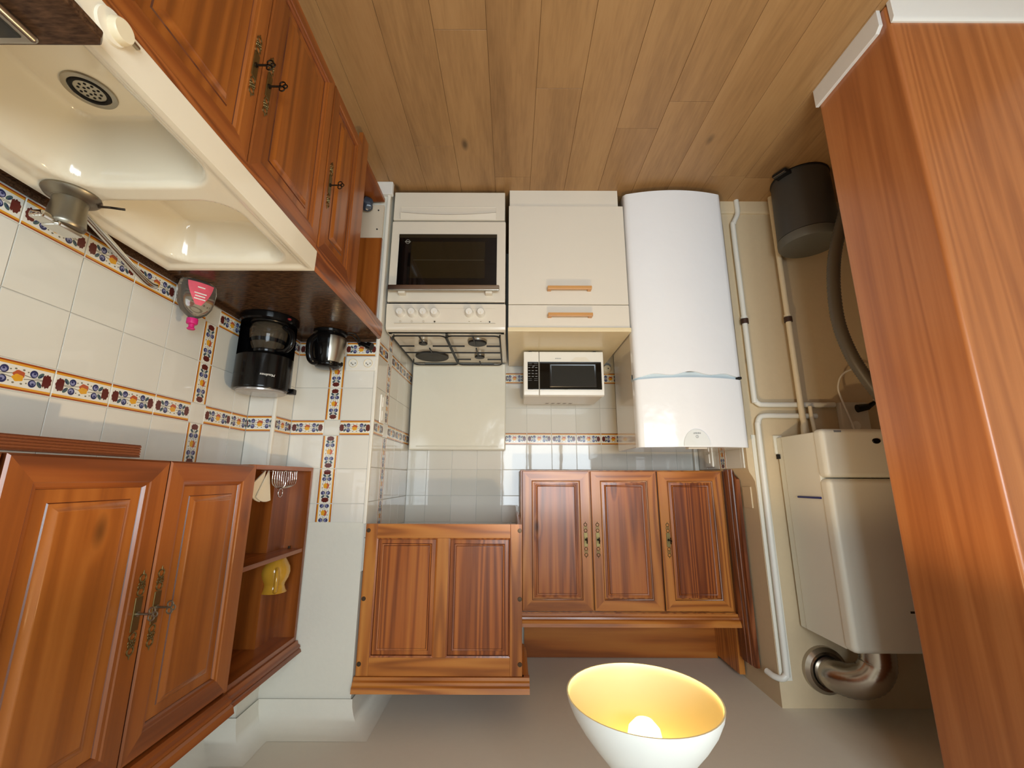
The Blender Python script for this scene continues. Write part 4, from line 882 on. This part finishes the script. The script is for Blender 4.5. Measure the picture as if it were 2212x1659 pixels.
# ================================================================== OPEN SHELF CONTENTS
rk = thing('wire_rack', 'chrome wire rack with ring standing in the lower shelf compartment', 'rack', (0.955, 1.745, 1.52))
zb = 1.5205; wires = 12; xr0 = 0.921; b = B()
part('base_wire', B().tube([(xr0, 1.668+0.19*i/10, zb+0.004) for i in range(11)], 0.0018, 6), chrome, rk, 60)
part('base_wire', B().tube([(xr0+0.045, 1.668+0.19*i/10, zb+0.004) for i in range(11)], 0.0018, 6), chrome, rk, 60)
for i in range(wires):
    y = 1.671+0.184*i/(wires-1)
    yt = 1.763+(y-1.763)*0.45
    pts = smooth_path([(xr0, y, zb+0.004), (xr0, y, zb+0.040), (xr0, (y*0.75+yt*0.25), zb+0.058), (xr0+0.006, yt, zb+0.068), (xr0+0.022, 1.763+(y-1.763)*0.15, zb+0.071)], 5)
    part('wire', B().tube(pts, 0.0015, 6), chrome, rk, 60)
part('ring', B().torus((xr0+0.012, 1.763, zb+0.0885), 0.0165, 0.0016, 'x', 26, 6), chrome, rk, 60)
for y in (1.670, 1.763, 1.856): part('foot', B().ball((xr0, y, zb+0.0025), 0.0035, 10, 6), chrome, rk, 60)
def cone_filter(x, tilt, label, yo):
    b = B(); n = 10; R = 0.118; c = (x, 1.70+yo, 1.522)
    pts = [(0.0, 0.0)]+[(R*math.cos(PI/2+0.43-0.86*i/n), R*math.sin(PI/2+0.43-0.86*i/n)) for i in range(n+1)]
    q = [(c[1]+u*math.cos(tilt)-v*math.sin(tilt), c[2]+u*math.sin(tilt)+v*math.cos(tilt)) for u, v in pts]
    b.prism(q, 'x', x, x+0.004)
    return solo('coffee_filter', b, mat('filter_paper', (226, 214, 190), 0.8), label, 'coffee filter', (x, c[1], c[2]), 30)
cone_filter(0.945, 0.15, 'white paper coffee filter upright in the wire rack', -0.012); cone_filter(0.953, 0.55, 'white paper coffee filter tilted behind another in the rack', -0.022)
jgx, jgy, jgz = 0.972, 1.875, 1.8655
jj = thing('stoneware_jug', 'glazed mustard yellow jug on the middle shelf board', 'jug', (jgx, jgy, jgz))
mus = mat('mustard_glaze', (196, 144, 46), 0.14, coat=0.5, vary=0.25, bscale=18)
part('body', B().lathe([(0.0, 0.0), (0.034, 0.0), (0.033, 0.008), (0.040, 0.020), (0.052, 0.042), (0.055, 0.062), (0.051, 0.084), (0.041, 0.104), (0.038, 0.114), (0.043, 0.130), (0.049, 0.139), (0.046, 0.140), (0.039, 0.128), (0.034, 0.112), (0.046, 0.080), (0.048, 0.05), (0.0, 0.01)], (jgx, jgy, jgz), 36), mus, jj, 50)
hx, hy = math.cos(math.radians(238)), math.sin(math.radians(238))
part('handle', B().tube(smooth_path([(jgx+hx*0.042, jgy+hy*0.042, jgz+0.132), (jgx+hx*0.066, jgy+hy*0.066, jgz+0.122), (jgx+hx*0.076, jgy+hy*0.076, jgz+0.092), (jgx+hx*0.068, jgy+hy*0.068, jgz+0.058), (jgx+hx*0.05, jgy+hy*0.05, jgz+0.042)], 6), 0.0075, 8), mus, jj, 60)
b = B().ball((0.752, 1.935, 0.166), 0.036, 14, 10, sx=0.9, sy=0.7, sz=1.05)
for v in b.bm.verts: v.co += Vector((math.sin(v.co.z*160), math.cos(v.co.x*170), math.sin(v.co.y*150)))*0.004
solo('crumpled_bag', b, mat('dark_blue_plastic', (58, 66, 80), 0.2), 'crumpled dark blue plastic bag inside the open niche', 'bag', (0.752, 1.935, 0.126), 60)

# ================================================================== PENDANT LAMP
LX, LY, LZ = -0.280, 1.024, 1.997
lp = thing('pendant_lamp', 'white bell shaped pendant lamp with lit bulb hanging from the ceiling', 'lamp', (LX, LY, ZC))
outer = [(0.160, 0.0), (0.157, 0.014), (0.147, 0.036), (0.130, 0.062), (0.108, 0.090), (0.084, 0.118), (0.064, 0.143), (0.048, 0.168), (0.036, 0.192), (0.029, 0.215), (0.024, 0.240), (0.0, 0.242)]
inner = [(0.0, 0.236), (0.021, 0.234), (0.026, 0.213), (0.033, 0.190), (0.045, 0.166), (0.061, 0.141), (0.081, 0.116), (0.105, 0.088), (0.127, 0.060), (0.144, 0.034), (0.154, 0.013), (0.157, 0.0), (0.160, 0.0)]
shade_w = mat('shade_white', (236, 236, 230), 0.35); shade_in = mat('shade_inside', (246, 226, 170), 0.5)
prf = inner+outer; mis = [1]*(len(inner)-1)+[0]*len(outer)
part('shade', B().lathe(prf, (LX, LY, LZ), 56, mis=mis), [shade_w, shade_in], lp, 50)
part('lamp_holder', B().lathe([(0.0, 0.190), (0.019, 0.190), (0.019, 0.232), (0.0, 0.232)], (LX, LY, LZ), 20), white_pl, lp)
WARM = (1.0, 0.71, 0.38)
bulb_m = mat('lit_bulb', (255, 240, 210), 0.4, emis=(1.0, 0.78, 0.34), es=7.0)
part('bulb', B().lathe([(0.0, 0.044), (0.019, 0.049), (0.032, 0.063), (0.036, 0.082), (0.032, 0.108), (0.022, 0.140), (0.015, 0.165), (0.013, 0.190)], (LX, LY, LZ), 28), bulb_m, lp, 60)
part('cord', B().cyl((LX, LY, LZ+0.24), (LX, LY, ZC-0.02), 0.003, n=8), white_pl, lp)
part('ceiling_rose', B().lathe([(0.045, 0.0), (0.043, -0.015), (0.020, -0.028), (0.0, -0.028)], (LX, LY, ZC), 28), white_pl, lp)
pl_ = bpy.data.lights.new('bulb_light', 'SPOT'); pl_.energy = LAMP_W; pl_.color = WARM; pl_.shadow_soft_size = 0.02; pl_.spot_size = math.radians(165); pl_.spot_blend = 0.25
po = bpy.data.objects.new('bulb_light', pl_); C.objects.link(po); po.location = (LX, LY, LZ+0.022)

# ================================================================== BOILER CORNER
bo = thing('boiler', 'cream wall-hung gas boiler on the left chase wall', 'boiler', (-1.53, YQ-0.17, 1.335))
GX0, GX1, GY = -1.745, -1.326, 1.812
part('case', B().box(GX0, GY+0.05, 1.345, GX1, YQ-0.012, 2.205, 0.006), boiler_m, bo)
part('front_cover', B().box(GX0-0.002, GY, 1.545, GX1+0.004, GY+0.062, 2.207, 0.02, seg=4), boiler_m, bo)
fp = part('control_flap', B().box(GX0-0.002, GY, 1.335, GX1+0.004, GY+0.062, 1.541, 0.02, seg=4), boiler_m, bo)
part('control_knob', B().lathe([(0.0, -0.004), (0.010, -0.004), (0.012, 0.0), (0.024, 0.001), (0.026, 0.004)], (-1.552, GY, 1.388), 24, axis='y', sx=1.5), black_pl, fp)
part('name_badge', B().box(-1.408, GY-0.001, 1.343, -1.378, GY+0.003, 1.351), grey_txt, fp)
part('maker_plate', B().box(-1.625, GY-0.0012, 2.052, -1.563, GY+0.003, 2.060), mat('dark_badge', (60, 46, 30), 0.4), bo)
part('mounting_bracket', B().box(GX1-0.03, YQ-0.012, 1.335, GX1+0.012, YQ-0.001, 1.425), boiler_m, bo)
part('bracket_notch', B().box(GX1-0.004, YQ-0.03, 1.428, GX1+0.0045, YQ-0.004, 1.45), dkgap, bo)
part('case_seam', B().box(GX1-0.001, YQ-0.055, 1.345, GX1+0.0008, YQ-0.053, 2.203), mat('seam_beige', (190, 176, 150), 0.6), bo)
pn = thing('blue_pen', 'dark blue felt pen stuck flat to the side of the boiler', 'pen', (GX1+0.004, 1.95, 1.625))
part('barrel', B().cyl((GX1+0.0045, 1.872, 1.626), (GX1+0.0045, 2.018, 1.627), 0.0045, n=12), mat('pen_blue', (28, 38, 110), 0.3), pn)
part('tip', B().cyl((GX1+0.0045, 2.018, 1.627), (GX1+0.0045, 2.034, 1.627), 0.004, 0.0012, n=10), white_pl, pn)
alu = mat('flue_aluminium', (182, 174, 164), 0.22, 1.0)
fu = thing('flue_elbow', 'ribbed aluminium flue elbow from boiler top to the chase wall', 'flue', (-1.41, YQ, 2.385))
part('wall_ring', B().lathe([(0.098, 0.0), (0.096, -0.018), (0.080, -0.030), (0.066, -0.026), (0.062, -0.010)], (-1.412, YQ, 2.385), 40, axis='y'), alu, fu)
pth = smooth_path([(-1.412, YQ-0.012, 2.385), (-1.420, YQ-0.07, 2.386), (-1.445, YQ-0.13, 2.380), (-1.485, YQ-0.172, 2.350), (-1.515, YQ-0.185, 2.300), (-1.522, YQ-0.186, 2.24), (-1.522, YQ-0.186, 2.2085)], 9)
part('elbow', B().tube(pth, 0.062, 28, ribs=0.035), alu, fu, 70)
pipe_m = mat('painted_pipe', (228, 212, 180), 0.35); pipe_w = mat('white_pipe', (226, 224, 214), 0.35); clip_m = mat('brown_clip', (62, 40, 28), 0.5)
PY = YQ-0.021; PRD = 0.0135
def pipe(name, label, pts, m_, r=PRD, clips=(), n=6):
    t = thing(name, label, 'pipe', pts[0])
    part('tube', B().tube(smooth_path(pts, n), r, 14), m_, t, 60)
    for c, d in clips:
        c = Vector(c); d = Vector(d); part('clip', B().cyl(c-d*0.013, c+d*0.013, r*1.45, n=16), clip_m, t)
        part('collar', B().cyl(c+d*0.017, c+d*0.027, r*1.25, n=16), m_, t)
    return t
pipe('gas_pipe', 'white pipe rising beside the fridge then bending along the chase', [(-1.272, PY, 0.0), (-1.272, PY, 0.075), (-1.262, PY, 0.105), (-1.242, PY, 0.145), (-1.236, PY, 0.19), (-1.236, PY, 0.60), (-1.236, PY, 1.12), (-1.240, PY, 1.155), (-1.255, PY, 1.172), (-1.285, PY, 1.178), (-1.45, PY, 1.178), (-1.64, PY, 1.178)], pipe_w, clips=[((-1.236, PY, 0.73), (0, 0, -1))])
PY2 = YQ-0.0495
pipe('water_pipe', 'cream pipe rising from the floor behind the bin to the boiler', [(-1.450, PY2, 0.0), (-1.450, PY2, 0.30), (-1.450, PY2, 1.0), (-1.450, PY2, 1.22), (-1.446, PY2-0.01, 1.27), (-1.435, PY2-0.02, 1.30), (-1.432, PY2-0.02, 1.345)], pipe_m, clips=[((-1.450, PY2, 0.73), (0, 0, -1))])
pipe('upper_pipe', 'white pipe climbing the chase from below the boiler to the ceiling', [(-1.54, PY, 1.235), (-1.40, PY, 1.235), (-1.285, PY, 1.235), (-1.252, PY, 1.245), (-1.240, PY, 1.275), (-1.237, PY, 1.33), (-1.233, PY, 1.9), (-1.231, PY, 2.36), (-1.226, PY, 2.40), (-1.210, PY+0.004, 2.416), (-1.190, PY+0.03, 2.418), (-1.180, PY+0.07, 2.412)], pipe_w)
pipe('short_pipe', 'short cream pipe stub hanging below the boiler', [(-1.495, PY2, 1.19), (-1.495, PY2, 1.24), (-1.495, PY2-0.005, 1.30), (-1.495, PY2-0.01, 1.345)], pipe_m, 0.009)
tr = struct('trim_5', B().box(-1.262, YQ-0.005, 1.33, -1.207, YQ-0.0005, 2.43), plaster, 'pale plaster strip behind the upper pipe')
so = thing('boiler_socket', 'white wall socket box below the boiler', 'socket', (-1.70, YQ, 1.16))
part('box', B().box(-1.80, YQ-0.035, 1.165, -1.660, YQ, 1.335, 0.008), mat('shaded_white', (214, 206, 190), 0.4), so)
part('outlet', B().lathe([(0.0, -0.004), (0.022, -0.004), (0.024, 0.0)], (-1.722, YQ-0.035, 1.285), 24, axis='y'), white_pl, so)
bl = thing('boiler_lead', 'white cable loop with black plug below the boiler', 'cable', (-1.73, YQ-0.05, 1.2))
lpth = smooth_path([(-1.800, YQ-0.075, 1.165), (-1.812, YQ-0.07, 1.13), (-1.812, YQ-0.07, 1.07), (-1.775, YQ-0.07, 1.015), (-1.72, YQ-0.07, 1.005), (-1.665, YQ-0.07, 1.035), (-1.638, YQ-0.07, 1.09), (-1.640, YQ-0.07, 1.14), (-1.665, YQ-0.065, 1.22), (-1.690, YQ-0.06, 1.30), (-1.70, YQ-0.06, 1.345)], 8)
part('cable', B().tube(lpth, 0.0042, 8), white_pl, bl, 60)
part('plug', B().cyl((-1.800, YQ-0.075, 1.175), (-1.770, YQ-0.07, 1.195), 0.010, 0.013, 16).cyl((-1.770, YQ-0.07, 1.195), (-1.722, YQ-0.06, 1.203), 0.016, 0.020, 20), black_pl, bl)
# ribbed hose
hp_ = smooth_path([(-1.80, 1.85, 0.028), (-1.70, 1.80, 0.045), (-1.622, 1.775, 0.16), (-1.560, 1.765, 0.32), (-1.485, 1.765, 0.52), (-1.450, 1.765, 0.68), (-1.440, 1.765, 0.86), (-1.465, 1.765, 1.00), (-1.510, 1.765, 1.11), (-1.580, 1.765, 1.225), (-1.66, 1.765, 1.30), (-1.78, 1.765, 1.34)], 22)
solo('ribbed_hose', B().tube(hp_, 0.024, 16, ribs=0.11), mat('grey_hose', (92, 84, 70), 0.45), 'grey ribbed flexible hose curving up past the pedal bin', 'hose', (-1.8, 1.85, 0.004), 80)
# pedal bin
bi = thing('pedal_bin', 'dark grey round pedal bin on the floor below the boiler', 'bin', (-1.515, 1.975, 0.0))
bc = (-1.515, 1.952, 0.0)
bin_m = mat('bin_grey', (70, 68, 64), 0.45); lid_m = mat('bin_lid_grey', (96, 94, 86), 0.5)
part('body', B().lathe([(0.0, 0.006), (0.128, 0.006), (0.130, 0.016), (0.136, 0.34), (0.0, 0.34)], bc, 48), bin_m, bi)
part('base_ring', B().lathe([(0.0, 0.0), (0.131, 0.0), (0.133, 0.008), (0.128, 0.014), (0.0, 0.014)], bc, 48), rubber, bi)
part('lid', B().lathe([(0.1365, 0.343), (0.1375, 0.352), (0.1365, 0.374), (0.128, 0.386), (0.08, 0.392), (0.0, 0.394)], bc, 48), lid_m, bi)
part('hinge', B().box(bc[0]-0.05, bc[1]+0.128, 0.30, bc[0]+0.04, bc[1]+0.146, 0.372, 0.004), rubber, bi)
pa = math.radians(205)
pd = B().box(-0.035, -0.175, 0.012, 0.035, -0.120, 0.030, 0.004)
bmesh.ops.rotate(pd.bm, verts=pd.bm.verts, cent=(0, 0, 0), matrix=Matrix.Rotation(math.radians(64), 3, 'Z')); bmesh.ops.translate(pd.bm, verts=pd.bm.verts, vec=bc); part('pedal', pd, rubber, bi)
pd = B().box(-0.030, -0.177, 0.0295, 0.030, -0.160, 0.032, 0.001)
bmesh.ops.rotate(pd.bm, verts=pd.bm.verts, cent=(0, 0, 0), matrix=Matrix.Rotation(math.radians(64), 3, 'Z')); bmesh.ops.translate(pd.bm, verts=pd.bm.verts, vec=bc); part('pedal_strip', pd, chrome, bi)
